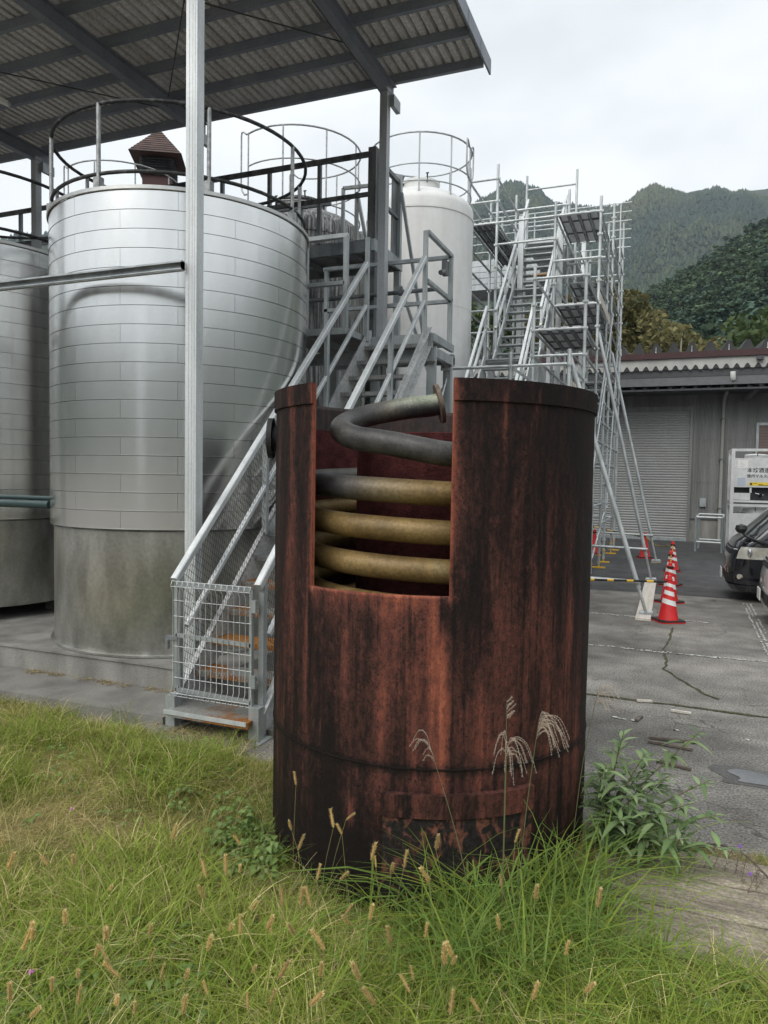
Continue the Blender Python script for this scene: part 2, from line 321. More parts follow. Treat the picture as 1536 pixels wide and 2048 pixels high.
tag(obj('ground', g, asph), kind='structure')
g = MB(); g.add([(-30, 14.40, .004), (40, 14.33, .004), (40, 60, .004), (-30, 60, .004)], [(0, 1, 2, 3)])
tag(obj('road', g, asph_new), kind='structure')
# soil under the grass, with an uneven edge
soil = mat('soil', (.15, .12, .07), .95, 0., col2=(.27, .22, .13), scale=4, fine=(45, .4), bump=(30, .8))
def grass_edge(u):
    n = .10*mnoise.noise(Vector((u*1.3, 3.1, 0))) + .04*mnoise.noise(Vector((u*5, 7, 0)))
    e = np.interp(u, [-9, -5.7, -4.5, -3.3, -2.6, -2.2, -.6, -.3, .25, 3.], [4.72, 4.70, 4.62, 4.48, 4.42, 4.36, 4.5, 4.50, 4.45, 4.5])
    return float(e) + n
g = MB(); us = np.linspace(-9, 3, 160); n_ = len(us); nr = 70
vs_ = [(u, -3.+(grass_edge(u)+3.)*j/nr, .006+hollow(u, -3.+(grass_edge(u)+3.)*j/nr)) for j in range(nr+1) for u in us]
g.add(vs_, [(j*n_+i, j*n_+i+1, (j+1)*n_+i+1, (j+1)*n_+i) for j in range(nr) for i in range(n_-1)], True)
tag(obj('lawn_soil', g, soil), kind='structure')
# concrete slab and plinth under the tanks
g = MB(); g.box((-16, 4.80, -.05), (-3.86, 5.45, .075)); sl = tag(obj('concrete_slab', g, concrete_d), kind='structure')
g = MB(); g.box((-3.85, 4.98, -.05), (-2.7, 5.45, .045)); tag(obj('stair_footing', g, concrete_d), kind='structure')
g = MB(); g.box((-16, 5.43, -.05), (-3.72, 10.9, .30)); tag(obj('tank_plinth', g, concrete), kind='structure')
g = MB(); g.box((-16, 5.415, .285), (-3.71, 5.43, .305)); tag(obj('plinth_kerb', g, concrete), kind='structure')
# painted lines, worn to flecks
def flecks(name, p, q, w, cover, step=.035, seed=0):
    r = random.Random(seed); p = Vector(p); q = Vector(q); d = (q-p); ln = d.length; d.normalize(); x = Vector((-d.y, d.x, 0)); m = MB(); s = 0
    while s < ln:
        for k in range(3):
            if mnoise.noise(Vector((s*1.7+seed*9, k*.8, seed)))+.5*mnoise.noise(Vector((s*9, k, seed))) > cover:
                c = p+d*(s+r.uniform(-.02, .02))+x*(w*(k-1)/2.6+r.uniform(-.01, .01)); a = r.uniform(.012, .032); b = r.uniform(.008, .02); n = 6
                m.add([(c.x+d.x*a*math.cos(t)+x.x*b*math.sin(t)*r.uniform(.6, 1.2), c.y+d.y*a*math.cos(t)+x.y*b*math.sin(t), .0085) for t in [2*PI*i/n for i in range(n)]], [tuple(range(n))])
        s += step
    return tag(obj(name, m, mat(name+'_paint', (.62, .62, .58), .8, fine=(60, .15))), kind='structure')
flecks('road_marking', (-1.7, 9.45, 0), (1.9, 9.42, 0), .07, .02, seed=1)
flecks('road_marking', (-1.7, 11.75, 0), (.6, 11.72, 0), .06, -.05, seed=2)
flecks('road_marking', (1.29, 13.9, 0), (1.22, 9.9, 0), .14, -.15, seed=3)
flecks('road_marking', (-.4, 6.62, 0), (1.2, 6.35, 0), .10, .22, seed=5)
# mossy joint and the grown crack
moss = mat('moss', (.045, .050, .020), .95, col2=(.10, .095, .05), scale=9, fine=(60, .4), bump=(50, .8))
def ragged(name, pts, w, m, z=.0065, seed=0):
    r = random.Random(seed); mb = MB(); L_ = []; 
    for i in range(len(pts)-1):
        a = Vector((*pts[i], 0)); b = Vector((*pts[i+1], 0)); n = max(2, int((b-a).length/.025))
        for k in range(n): L_.append(a.lerp(b, k/n))
    vs = []
    for i, p in enumerate(L_):
        t = (L_[min(i+1, len(L_)-1)]-L_[max(i-1, 0)]).normalized(); x = Vector((-t.y, t.x, 0)); ww = w*(.35+1.1*abs(mnoise.noise(p*3.+Vector((seed, 0, 0))))+r.uniform(0, .45))
        j = x*.02*mnoise.noise(p*6+Vector((0, seed, 0)))
        vs += [p+j+x*ww/2+Vector((0, 0, z)), p+j-x*ww/2+Vector((0, 0, z))]
    mb.add(vs, [(2*i, 2*i+1, 2*i+3, 2*i+2) for i in range(len(L_)-1)]); return tag(obj(name, mb, m), kind='structure')
ragged('ground_joint', [(-1.6, 7.25), (0.2, 7.23), (1.6, 7.16), (4, 7.1)], .055, moss, seed=4)
ck = [onZ(x, y) for x, y in ((1345, 1256), (1338, 1282), (1326, 1300), (1334, 1322), (1328, 1338), (1348, 1352), (1383, 1373), (1412, 1390), (1440, 1401))]
ragged('ground_crack', [(p.x, p.y) for p in ck], .035, moss, seed=9)
ragged('ground_crack', [(.75, 7.5), (1.0, 7.62), (1.15, 7.75), (1.5, 7.7)], .012, moss, seed=12)
# puddle patch at the right edge
pud = mat('wet_patch', (.12, .12, .124), .07, 0., spec=.6, fine=(25, .15))
wet = mat('damp_asphalt', (.085, .082, .078), .6, 0., col2=(.12, .115, .108), scale=6, fine=(60, .4))
g = MB(); c = Vector((.80, 5.66, .007)); nn = 40
ring = [(c.x+.36*math.cos(t)*(1+.16*math.sin(3*t+1)+.06*math.sin(7*t)), c.y+.16*math.sin(t)*(1+.2*math.cos(2*t)+.08*math.sin(5*t+2)), .007) for t in [2*PI*i/nn for i in range(nn)]]
g.add(ring, [tuple(range(nn))]); tag(obj('puddle', g, pud), kind='structure')
g = MB(); g.add([(c.x+(x-c.x)*1.28-.03+.03*mnoise.noise(Vector((x*9, y*9, 0))), c.y+(y-c.y)*1.4+.03*mnoise.noise(Vector((x*9, y*9, 4))), .0035) for x, y, z in ring], [tuple(range(nn))]); tag(obj('wet_ground', g, wet), kind='structure')

# ------------------------------------------------------------------ mountains
FAR = sorted([azel(x, y) for x, y in ((0, 466), (90, 462), (300, 452), (500, 448), (700, 444), (860, 432), (940, 412), (985, 388), (1010, 372), (1040, 364), (1070, 372), (1100, 388), (1150, 404), (1195, 406), (1240, 392), (1280, 374), (1310, 364), (1345, 367), (1370, 377), (1405, 364), (1435, 360), (1470, 364), (1536, 362))])
FA = [math.degrees(a) for a, e in FAR]; FE = [e-.0068 for a, e in FAR]
FA = [-180, -120, -80]+FA+[14, 30, 60, 100, 140, 180]; FE = [.17, .20, .24]+FE+[.37, .33, .30, .24, .2, .17]
NEAR = sorted([azel(x, y) for x, y in ((1150, 735), (1215, 690), (1255, 628), (1285, 578), (1330, 548), (1400, 508), (1470, 466), (1536, 430))])
NA = [-25, -14]+[math.degrees(a) for a, e in NEAR]+[12, 22, 36, 60]; NE = [.01, .03]+[e-.030 for a, e in NEAR]+[.34, .33, .2, .03]
def fbm(x, y, s): return mnoise.fractal(Vector((x*s, y*s, 3.3)), 1., 2., 5)
def far_h(az, d):
    D = 1500+220*math.sin(az*5+1); e = float(np.interp(math.degrees(az), FA, FE)); top = D*math.tan(e); t = (d-420)/(D-420)
    if t <= 0: return -6
    x, y = d*math.sin(az), d*math.cos(az); k = fbm(x, y, .0032)
    h = top*(t**1.15) if t < 1 else top*(1-(t-1)*1.2)
    g_ = min(1., t*2.)*max(0., 1-abs(t-.55)*1.7)
    gul = abs(mnoise.noise(Vector((az*21, d*.0013, 1.7))))
    return h+g_*(60*k-95*(gul-.25)) if t < 1 else h
def near_h(az, d):
    D = 330+40*math.sin(az*9); e = float(np.interp(math.degrees(az), NA, NE)); top = D*math.tan(e); t = (d-85)/(D-85)
    if t <= 0: return -2
    x, y = d*math.sin(az), d*math.cos(az)
    h = top*t**1.05 if t < 1 else top*(1-(t-1)*.8)
    return h+min(1, t*2)*max(0, 1-t)*10*fbm(x, y, .018)
def terrain(name, hf, azs, ds, m):
    v = []; nd = len(ds)
    for a in azs:
        for d in ds: v.append((d*math.sin(a), d*math.cos(a), hf(a, d)))
    f = [(i*nd+j, i*nd+j+1, (i+1)*nd+j+1, (i+1)*nd+j) for i in range(len(azs)-1) for j in range(nd-1)]
    o = bpy.data.objects.new(name, pmesh(name, v, f, m, smooth=True)); link(o); return tag(o, kind='structure')
forestfloor = mat('forest_floor', (.020, .030, .018), .95, 0., col2=(.035, .048, .028), scale=.01, fine=(.05, .3))
azs = [math.radians(a) for a in list(np.arange(-180, -60, 5))+list(np.arange(-60, 14, .6))+list(np.arange(14, 181, 4))]
terrain('mountain', far_h, azs, list(np.linspace(410, 1750, 46)), forestfloor)
terrain('near_hill', near_h, [math.radians(a) for a in np.arange(-24, 60, 1.)], list(np.linspace(80, 480, 36)), forestfloor)

# ------------------------------------------------------------------ scattering by geometry nodes (only for uncountable stuff)
def scatter_group():
    ng = bpy.data.node_groups.new('scatter', 'GeometryNodeTree')
    ng.interface.new_socket('Geometry', in_out='INPUT', socket_type='NodeSocketGeometry'); ng.interface.new_socket('Collection', in_out='INPUT', socket_type='NodeSocketCollection')
    ng.interface.new_socket('Geometry', in_out='OUTPUT', socket_type='NodeSocketGeometry')
    N = ng.nodes.new; K = ng.links.new
    gi = N('NodeGroupInput'); go = N('NodeGroupOutput'); ci = N('GeometryNodeCollectionInfo'); ci.inputs['Separate Children'].default_value = True; ci.inputs['Reset Children'].default_value = True
    ip = N('GeometryNodeInstanceOnPoints'); ip.inputs['Pick Instance'].default_value = True
    def na(nm, ty):
        n = N('GeometryNodeInputNamedAttribute'); n.data_type = ty; n.inputs['Name'].default_value = nm; return n.outputs['Attribute']
    e2 = N('FunctionNodeEulerToRotation')
    K(na('rot', 'FLOAT_VECTOR'), e2.inputs[0]); K(e2.outputs[0], ip.inputs['Rotation']); K(na('scl', 'FLOAT_VECTOR'), ip.inputs['Scale']); K(na('idx', 'INT'), ip.inputs['Instance Index'])
    K(gi.outputs['Geometry'], ip.inputs['Points']); K(gi.outputs['Collection'], ci.inputs['Collection']); K(ci.outputs[0], ip.inputs['Instance']); K(ip.outputs[0], go.inputs[0])
    return ng
SG = scatter_group()
def scatter(name, P, rot, scl, idx, meshes, parent=None):
    c = bpy.data.collections.new(name+'_pieces')
    for i, me in enumerate(meshes): c.objects.link(bpy.data.objects.new('%s_piece_%02d' % (name, i), me))
    me = bpy.data.meshes.new(name); P = np.asarray(P, np.float32); n = len(P); me.vertices.add(n); me.vertices.foreach_set('co', P.ravel())
    a = me.attributes.new('rot', 'FLOAT_VECTOR', 'POINT'); a.data.foreach_set('vector', np.asarray(rot, np.float32).ravel())
    s = np.asarray(scl, np.float32); s = np.repeat(s[:, None], 3, 1) if s.ndim == 1 else s
    a = me.attributes.new('scl', 'FLOAT_VECTOR', 'POINT'); a.data.foreach_set('vector', s.ravel())
    a = me.attributes.new('idx', 'INT', 'POINT'); a.data.foreach_set('value', np.asarray(idx, np.int32))
    o = bpy.data.objects.new(name, me); link(o, parent); md = o.modifiers.new('scatter', 'NODES'); md.node_group = SG
    md[[s.identifier for s in SG.interface.items_tree if s.name == 'Collection'][0]] = c
    return tag(o, kind='stuff')

treemat = leafmat('conifer_foliage', .35, .15)
def conifer(seed, base, nt=5, sides=8, blobs=0):
    r = random.Random(seed); v = []; f = []; c = []
    for k in range(nt):
        z0 = .10+.80*k/nt; z1 = z0+.42*(1-.35*k/nt); rad = .42*(1-.80*k/nt)*r.uniform(.85, 1.15); o = len(v); a0 = r.uniform(0, 6)
        for i in range(sides):
            a = a0+2*PI*i/sides; q = rad*r.uniform(.65, 1.25); v.append((q*math.cos(a), q*math.sin(a), z0+r.uniform(-.07, .05))); w = r.uniform(.7, 1.15); c.append([x*w for x in base])
        v.append((r.uniform(-.02, .02), r.uniform(-.02, .02), min(z1, 1.)+.02*k)); c.append([x*1.25 for x in base])
        f += [(o+i, o+(i+1) % sides, o+sides) for i in range(sides)]
    return pmesh('conifer', v, f, treemat, c)
def puffy(seed, base, n=300, wid=.40):
    """rounder broken crown: leaf cards over a lumpy volume"""
    r = np.random.default_rng(seed); v = []; f = []; c = []
    lob = [(r.uniform(-.14, .14), r.uniform(-.14, .14), z, r.uniform(.10, .2)*(1.15-z)*1.5) for z in np.linspace(.25, .9, 9)]
    for i in range(n):
        L0 = lob[int(r.integers(len(lob)))]; d = r.normal(size=3); d /= np.linalg.norm(d); p = np.array(L0[:3])+d*L0[3]*r.uniform(.7, 1.1)*np.array([wid/.3, wid/.3, .7])
        a = r.normal(size=3); a /= np.linalg.norm(a); a[2] *= .4; b = np.cross(a, d); s = r.uniform(.028, .06); o = len(v)
        v += [p+a*s, p+b*s*.8, p-a*s, p-b*s*.8]; f.append((o, o+1, o+2, o+3)); w = r.uniform(.6, 1.3); c += [[x*w for x in base]]*4
    return pmesh('conifer', v, f, treemat, c)
def forest(name, hf, n, az0, az1, d0, d1, hmin, hmax, meshes, seed, keep=lambda a, d: True, weights=None):
    r = np.random.default_rng(seed); P = []; Rr = []; Sc = []; Ix = []
    while len(P) < n:
        a = math.radians(r.uniform(az0, az1)); d = math.sqrt(r.uniform(d0*d0, d1*d1))
        z = hf(a, d)
        if z < 0 or not keep(a, d): continue
        h = r.uniform(hmin, hmax)*(1+.35*mnoise.noise(Vector((d*math.sin(a)*.012, d*math.cos(a)*.012, 9)))); P.append((d*math.sin(a), d*math.cos(a), z-.4)); Rr.append((0, 0, r.uniform(0, 6.3))); Sc.append((h*r.uniform(.85, 1.25), h*r.uniform(.85, 1.25), h))
        k = mnoise.noise(Vector((d*math.sin(a)*.006, d*math.cos(a)*.006, 2.)))+r.uniform(-.35, .35); Ix.append(int(np.clip((k+.6)/1.2*len(meshes), 0, len(meshes)-1)))
    return scatter(name, P, Rr, Sc, Ix, meshes)
farv = [conifer(i, b) for i, b in enumerate(((.032, .060, .046), (.042, .070, .050), (.054, .084, .052), (.078, .102, .056), (.10, .115, .062)))]
forest('far_forest', far_h, 21000, -17, 9, 430, 1620, 6, 10.5, farv, 11)
forest('far_forest', far_h, 2600, -58, -44, 430, 1500, 8, 13, farv, 12)
nearv = [puffy(20+i, b) for i, b in enumerate(((.052, .094, .066), (.068, .115, .074), (.086, .135, .082), (.072, .122, .088), (.095, .145, .082)))]
nearv = nearv[:2]+[puffy(60, (.046, .084, .064), 320, .24)]+nearv[2:]+[puffy(61, (.062, .098, .066), 320, .25), puffy(62, (.088, .132, .07), 300, .46)]
forest('hillside_forest', near_h, 4000, -9, 13, 86, 372, 4.5, 13.5, nearv, 13)

# ------------------------------------------------------------------ warehouse
WV = 27.7; EV = 26.3
wh = thing('warehouse', (2, WV, 0), 'long grey corrugated warehouse with roller shutter and maroon roof edge', 'warehouse')
def ribbed(u0, u1, z0, z1, v, pitch, dep):
    m = MB(); n = int((u1-u0)/pitch); vs = []
    for i in range(n+1):
        u = u0+i*pitch
        for du, dv in ((0, 0), (.42, 0), (.5, -dep), (.92, -dep)): vs += [(u+du*pitch, v+dv, z0), (u+du*pitch, v+dv, z1)]
    k = len(vs)//2; m.add(vs, [(2*i, 2*i+2, 2*i+3, 2*i+1) for i in range(k-1)]); return m
SR = .555; SL = -4.2
obj('wall', ribbed(SR+.10, 9, .80, 5.5, WV, .088, .018), wallgrey, wh)
obj('wall', ribbed(-9, SL-.1, .80, 5.5, WV, .088, .018), wallgrey, wh)
obj('wall', ribbed(SL-.1, SR+.15, 4.78, 5.5, WV+.002, .088, .018), wallgrey, wh)
for a_, c_ in ((SR+.09, 9), (-9, SL-.09)): m = MB(); m.box((a_, WV-.03, -.05), (c_, WV+.2, .78)); obj('foundation_wall', m, concrete, wh)
m = MB(); m.box((SR+.09, WV-.05, .782), (9, WV+.02, .83)); obj('sill_flashing', m, trimd, wh)
m = MB(); vs = []; z = .05; pr = []
while z < 4.62:
    pr += [(z, 0.), (z+.022, -.022), (z+.058, -.026), (z+.085, 0.)]; z += .092
m.add([p for z, d in pr for p in ((SL, WV+.03+d, z), (SR, WV+.03+d, z))], [(2*i, 2*i+1, 2*i+3, 2*i+2) for i in range(len(pr)-1)]); obj('roller_shutter', m, shutmat, wh)
m = MB(); m.box((SL, WV-.02, 0), (SR, WV+.05, .11)); obj('shutter_bottom_bar', m, galv, wh)
m = MB(); m.box((SR, WV-.06, 0), (SR+.09, WV+.1, 4.78)); obj('shutter_guide', m, wallgrey, wh)
m = MB(); m.box((SL-.09, WV-.06, 0), (SL, WV+.1, 4.78)); obj('shutter_guide', m, wallgrey, wh)
m = MB(); m.box((SL, WV-.06, 4.62), (SR, WV+.1, 4.78)); obj('shutter_head', m, wallgrey, wh)
# canopy, gutter and roof edge
m = MB(); m.box((-9, EV+.05, 5.18), (9, WV, 5.24)); obj('soffit', m, trimd, wh)
m = MB(); m.box((-9, EV-.02, 5.62), (9, EV+.06, 5.86)); obj('canopy_beam', m, trimd, wh)
m = MB(); m.box((-9, EV-.01, 5.34), (9, EV+.07, 5.615)); obj('canopy_beam', m, mat('canopy_beam_grey', (.15, .155, .16), .55, .1, fine=(8, .1)), wh)
for i in range(46):
    m = MB(); u = -9+i*.4; m.box((u, EV+.1, 5.24), (u+.1, WV-.02, 5.33)); obj('soffit_joist', m, trimd, wh)
wav = MB(); n = 18*12*4; pts = []
for i in range(n+1):
    u = -9+18*i/n; pts.append((u, 6.00+.095*math.cos(2*PI*u/.31)))
wav.add([p for u, z in pts for p in ((u, EV-.06, z-.085), (u, EV-.06, 6.30), (u, EV+.9, z-.06))], [(3*i, 3*i+3, 3*i+4, 3*i+1) for i in range(n)])
obj('corrugated_fascia_sheet', wav, mat('translucent_sheet', (.52, .52, .49), .5, col2=(.42, .42, .40), scale=2, fine=(8, .1)), wh)
dk = MB(); dk.add([p for u, z in pts for p in ((u, EV-.075, 5.86), (u, EV-.075, z-.10))], [(2*i, 2*i+2, 2*i+3, 2*i+1) for i in range(n)]); obj('canopy_sheet_edge', dk, rooft, wh)
m = MB(); m.box((-9, EV-.14, 6.24), (9, EV+.3, 6.44)); obj('roof_fascia', m, maroon, wh)
rib = MB(); hw = .20
pr = [(-hw, 0), (-hw*.52, .22), (-.06, .32), (.06, .32), (hw*.52, .22), (hw, 0)]
rib.prof(Vector((0, -.1, 0)), Vector((0, 9, .8)), Vector((1, 0, 0)), Vector((0, 0, 1)), pr)
rme = rib.mesh('roof_rib', rooft)
bolt = MB(); bolt.tube((0, -.13, .0), (0, -.13, .03), .018, 6).tube((0, -.13, .0), (0, -.13, .19), .008, 6); bme = bolt.mesh('roof_bolt', white)
for i in range(33):
    o = inst('roof_rib', rme, wh, (-9+i*.558-2, EV-WV, 6.44))
    if i % 2: inst('roof_bolt', bme, o)
m = MB(); m.box((-9, EV+.02, 6.42), (9, EV+9, 6.446)); obj('roof_deck', m, rooft, wh)
# downpipe
m = MB(); m.path([(1.76, EV+.02, 5.62), (1.78, EV+.05, 5.50), (1.70, EV+.35, 5.35), (1.62, WV-.25, 5.05), (1.60, WV-.12, 4.9), (1.60, WV-.12, .0)], .055, 12); obj('downpipe', m, mat('grey_pvc', (.42, .425, .39), .45, fine=(20, .08)), wh)
m = MB(); m.path([(1.755, EV-.06, 5.74), (1.76, EV-.06, 5.56), (1.775, EV-.01, 5.49)], [.085, .085, .07], 14); obj('downpipe_hopper', m, white, wh)
for u in (2.28, -2.4, 5.6):
    m = MB(); m.beam((u+.35, EV+.1, 5.33), (u-.05, WV-.02, 4.95), .16, .10); obj('canopy_bracket', m, wallgrey, wh)
m = MB(); m.box((2.72, WV-.07, 1.6), (4.6, WV+.02, 4.08)); w_ = obj('window', m, mat('window_louvre', (.16, .12, .10), .5, fine=(10, .1)), wh)
m = MB(); m.box((2.64, WV-.09, 4.08), (4.7, WV+.02, 4.17)).box((2.64, WV-.09, 1.5), (2.72, WV+.02, 4.08)); obj('window_frame', m, galv, w_)
for i in range(24):
    m = MB(); m.box((2.72, WV-.085, 1.62+i*.1), (4.6, WV-.07, 1.68+i*.1)); obj('louvre', m, mat_l if i else globals().setdefault('mat_l', mat('louvre_brown', (.2, .15, .13), .5)), w_)
m = MB(); m.box((2.42, EV-.22, 6.08), (2.62, EV-.08, 6.20)); m.tube((2.52, EV-.1, 6.2), (2.52, EV-.1, 6.3), .02, 6); obj('flood_lamp', m, trimd, wh)
for z in (2.1, 3.6): m = MB(); m.box((SR+.12, WV-.026, z), (9, WV-.019, z+.02)); obj('siding_joint', m, wallgrey, wh)
for u in (1.60,):
    for z in (1.2, 2.9, 4.3): m = MB(); m.box((u-.09, WV-.19, z), (u+.09, WV-.02, z+.035)); obj('pipe_clip', m, galv_d, wh)
m = MB(); m.box((.95, WV-.10, 1.25), (1.15, WV-.02, 1.55)); obj('switch_box', m, galv, wh)
m = MB(); m.box((-9, WV+.3, 0), (9, WV+10, 5.4)); obj('rear_block', m, wallgrey, wh)
# ------------------------------------------------------------------ open-sided canopy over the tanks
rf = thing('canopy_roof', (-7.2, 7.2, 0), 'open canopy of blue-grey steel beams and corrugated sheet over the tanks', 'canopy')
ZR = 7.86                                     # underside of the sheet
GU = -2.56; FV = 10.0; NV = 4.3
def cpost(u, v, z0, z1, w, d, m):
    b = MB(); b.channel((u, v, z0), (u, v, z1), w, d, .012, (1, 0, 0), (0, 1, 0)); b.box((u-.012, v-.0025, z0), (u+.012, v+.0, z1)); b.box((u-w/2+.02, v-.003, z0), (u-w/2+.035, v, z1)); b.box((u+w/2-.035, v-.003, z0), (u+w/2-.02, v, z1))
    b.box((u-w*.9, v-.06, z0), (u+w*.9, v+d+.06, z0+.012)); return obj('post', b, m, rf)
mat_fp = mat('far_post_grey', (.40, .42, .44), .5, .2, col2=(.52, .54, .56), scale=4, stretch=(1, 1, .2), fine=(40, .12))
RU = (-3.93, -7.18, -10.5, -13.8)
for i, u in enumerate(RU):
    cpost(u-.02, 5.28, .30, ZR-.28, .115, .10, galv_l if i == 0 else galv)
    b = MB(); b.box((u-.045, 9.60, .30), (u+.045, 9.72, ZR-.28)); b.box((u-.055, 9.597, .30), (u-.04, 9.723, ZR-.28)); b.box((u+.04, 9.597, .30), (u+.055, 9.723, ZR-.28))
    obj('post', b, mat_fp, rf)
    b = MB(); b.box((u-.06, NV, ZR-.34), (u+.06, 9.95, ZR-.325)); b.box((u-.012, NV, ZR-.325), (u+.012, 9.95, ZR-.14)); b.box((u-.06, NV, ZR-.14), (u+.06, 9.95, ZR-.127)); obj('rafter', b, bluesteel, rf)
    b = MB(); b.box((u+.056, 9.70, ZR-.52), (u+.12, 9.95, ZR-.36)); obj('bracket', b, galv, rf)
vs_p = [9.90-.715*i for i in range(8)]
for v in vs_p:
    b = MB(); b.channel((GU-.02, v-.05, ZR-.062), (-15, v-.05, ZR-.062), .122, .06, .008, (0, 0, 1), (0, 1, 0)); obj('purlin', b, bluesteel, rf)
# corrugated sheets, each 0.78 m wide
def sheet_mesh():
    b = MB(); p = .13; pr = []
    for k in range(6):
        x = k*p; pr += [(x, 0), (x+.074, 0), (x+.086, .075), (x+.118, .075)]
    pr.append((6*p, 0)); nv = 2
    for t in (0, .0025): pass
    vs = []
    for x, z in pr: vs += [(x, NV-.25, z), (x, FV+.11, z)]
    b.add(vs, [(2*i, 2*i+2, 2*i+3, 2*i+1) for i in range(len(pr)-1)])
    vs2 = [(x, y, z+.003) for x, y, z in vs]; b.add(vs2, [(2*i, 2*i+1, 2*i+3, 2*i+2) for i in range(len(pr)-1)])
    for e in (0, 1): b.add([v for i in range(len(pr)) for v in (vs[2*i+e], vs2[2*i+e])], [(2*i, 2*i+1, 2*i+3, 2*i+2) for i in range(len(pr)-1)])
    return b
shm = sheet_mesh().mesh('roof_sheet', roofmat)
for i in range(16): inst('roof_sheet', shm, rf, (GU-.02-.78*(i+1)+7.2, -7.2, ZR+(.004 if i % 2 else 0)))
b = MB(); b.box((GU, NV-.3, ZR-.11), (GU+.025, FV+.14, ZR+.085)); b.box((GU-.05, NV-.3, ZR+.086), (GU+.025, FV+.14, ZR+.095)); obj('gable_fascia', b, bluesteel, rf)
for i in range(9):
    b = MB(); v = 4.6+.62*i; b.box((GU+.0255, v, ZR-.10), (GU+.030, v+.02, ZR+.08)); obj('fascia_rib', b, bluesteel, rf)
# girt on the near posts, tie rods
b = MB(); b.channel((-4.01, 5.27, 3.91), (-15, 5.27, 3.91), .085, -.045, .008, (0, 0, 1), (0, 1, 0)); obj('girt', b, galv, rf)
for p, q in (((-3.9, 5.35, ZR-.45), (-3.95, 9.55, ZR-.4)), ((-4.0, 5.6, ZR-.15), (-7.1, 8.9, ZR-.35)), ((-7.2, 5.5, ZR-.15), (-4.0, 8.7, ZR-.2)), ((-10.4, 6, ZR-.2), (-7.25, 9.3, ZR-.2))):
    b = MB(); b.tube(p, q, .009, 6); obj('tie_rod', b, trimd, rf)
b = MB(); b.box((-4.75, 6.05, ZR-.42), (-4.15, 6.17, ZR-.34)); lt = obj('strip_light', b, white, rf)
b = MB(); b.beam((-9.35, 7.75, ZR-.34), (-9.1, 7.9, ZR-.45), .12, .05); obj('strip_light', b, white, rf)

# ------------------------------------------------------------------ stainless tanks
TR = 1.392
def ringpts(c, r, z, a0=0, a1=2*PI, n=56): return [(c[0]+r*math.cos(a0+(a1-a0)*i/n), c[1]+r*math.sin(a0+(a1-a0)*i/n), z) for i in range(n)]
def panel_mesh(da, r, h, lip=.0050):
    b = MB(); n = 13; g = .0014/r; prof_ = [(r-.012, .0), (r+lip, .0), (r+lip, .008), (r+.0012, .0086), (r+.0012, h-.0042), (r-.012, h-.0042)]
    b.lathe((0, 0, 0), prof_, n, g, da-g)
    for a in (g, da-g): b.add([(q*math.cos(a), q*math.sin(a), z) for q, z in prof_], [tuple(range(len(prof_)))])
    return b.mesh('cladding_panel', stainless)
def steel_tank(name, c, zb, zc, zt, label, skirt_top, arc=None, raise_=0., rail=True, nrow=18, door=None):
    t = thing(name, (c[0], c[1], zb), label, 'tank', 'stainless tanks under the canopy'); h = (zt-.035-zc)/nrow; NP = 8; da = 2*PI/NP
    b = MB(); b.lathe((c[0], c[1], 0), [(TR-.02, zc-.02), (TR-.014, zc), (TR-.014, zt-.02), (TR-.3, zt+.08), (.3, zt+.28), (0, zt+.28)], 72); obj('shell', b, galv_d, t)
    b = MB(); b.lathe((c[0], c[1], 0), [(0, zb+raise_), (TR-.045, zb+raise_), (TR-.035, zb+raise_+.02), (TR-.035, zc+.004)], 72); obj('lower_shell', b, stain_low, t)
    b = MB(); b.lathe((c[0], c[1], 0), [(TR+.012, zt-.035), (TR+.022, zt-.03), (TR+.022, zt+.004), (TR-.05, zt+.015)], 72); obj('top_rim', b, rimmat, t)
    pm = panel_mesh(da, TR, h); rr = random.Random(3)
    for k in range(nrow):
        off = (k % 2)*da*.5+.22
        for i in range(NP):
            a = off+i*da; mid = (a+da/2) % (2*PI)
            if arc and not (arc[0] <= mid <= arc[1]): continue
            inst('cladding_panel', pm, t, (0, 0, zc-zb+k*h), (0, 0, a))
    if raise_:
        for a in (0.2, 1.8, 3.3, 4.3, 5.4):
            b = MB(); x, y = c[0]+(TR-.25)*math.cos(a), c[1]+(TR-.25)*math.sin(a); b.box((x-.09, y-.09, zb), (x+.09, y+.09, zb+raise_+.01)); obj('foot', b, concrete, t)
    if rail:
        b = MB(); b.path(ringpts(c, TR-.03, zt+.80), .019, 10, closed=True); obj('guard_rail', b, railmat, t)
        b = MB(); b.path(ringpts(c, TR-.03, zt+.145), .018, 10, closed=True); obj('guard_rail', b, railmat, t)
        for i in range(8):
            a = -.75+i*2*PI/8; x, y = c[0]+(TR-.03)*math.cos(a), c[1]+(TR-.03)*math.sin(a)
            b = MB(); b.tube((x, y, zt-.02), (x, y, zt+.80), .021, 8); b.box((x-.035, y-.035, zt-.01), (x+.035, y+.035, zt+.11)); obj('rail_post', b, railpost, t)
    return t
T1C = (-5.222, 6.85)
t1 = steel_tank('stainless_tank', T1C, .30, 1.555, 4.80, 'large brushed stainless tank behind the metal stairs, nearest to the camera', 0)
m = MB(); m.lathe((T1C[0], T1C[1], 0), [(TR-.028, .30), (TR+.0, .305), (TR+.0, .325), (TR-.034, .335)], 72); obj('base_ring', m, stain_low, t1)
t0 = steel_tank('stainless_tank', (-8.62, 6.95), .30, 1.52, 4.80, 'stainless tank cut off by the left edge of the picture', 0, raise_=.16)
# dark green pipe running behind the tanks' row
p = MB(); p.tube((-16, 5.95, 1.725), (-6.3, 5.95, 1.74), .045, 12).tube((-16, 5.97, 1.805), (-6.3, 5.97, 1.81), .025, 10)
tag(obj('process_pipe', p, greenpipe, None, (-11, 5.95, 1.7)), 'dark green horizontal pipe crossing in front of the leftmost tank', 'pipe')

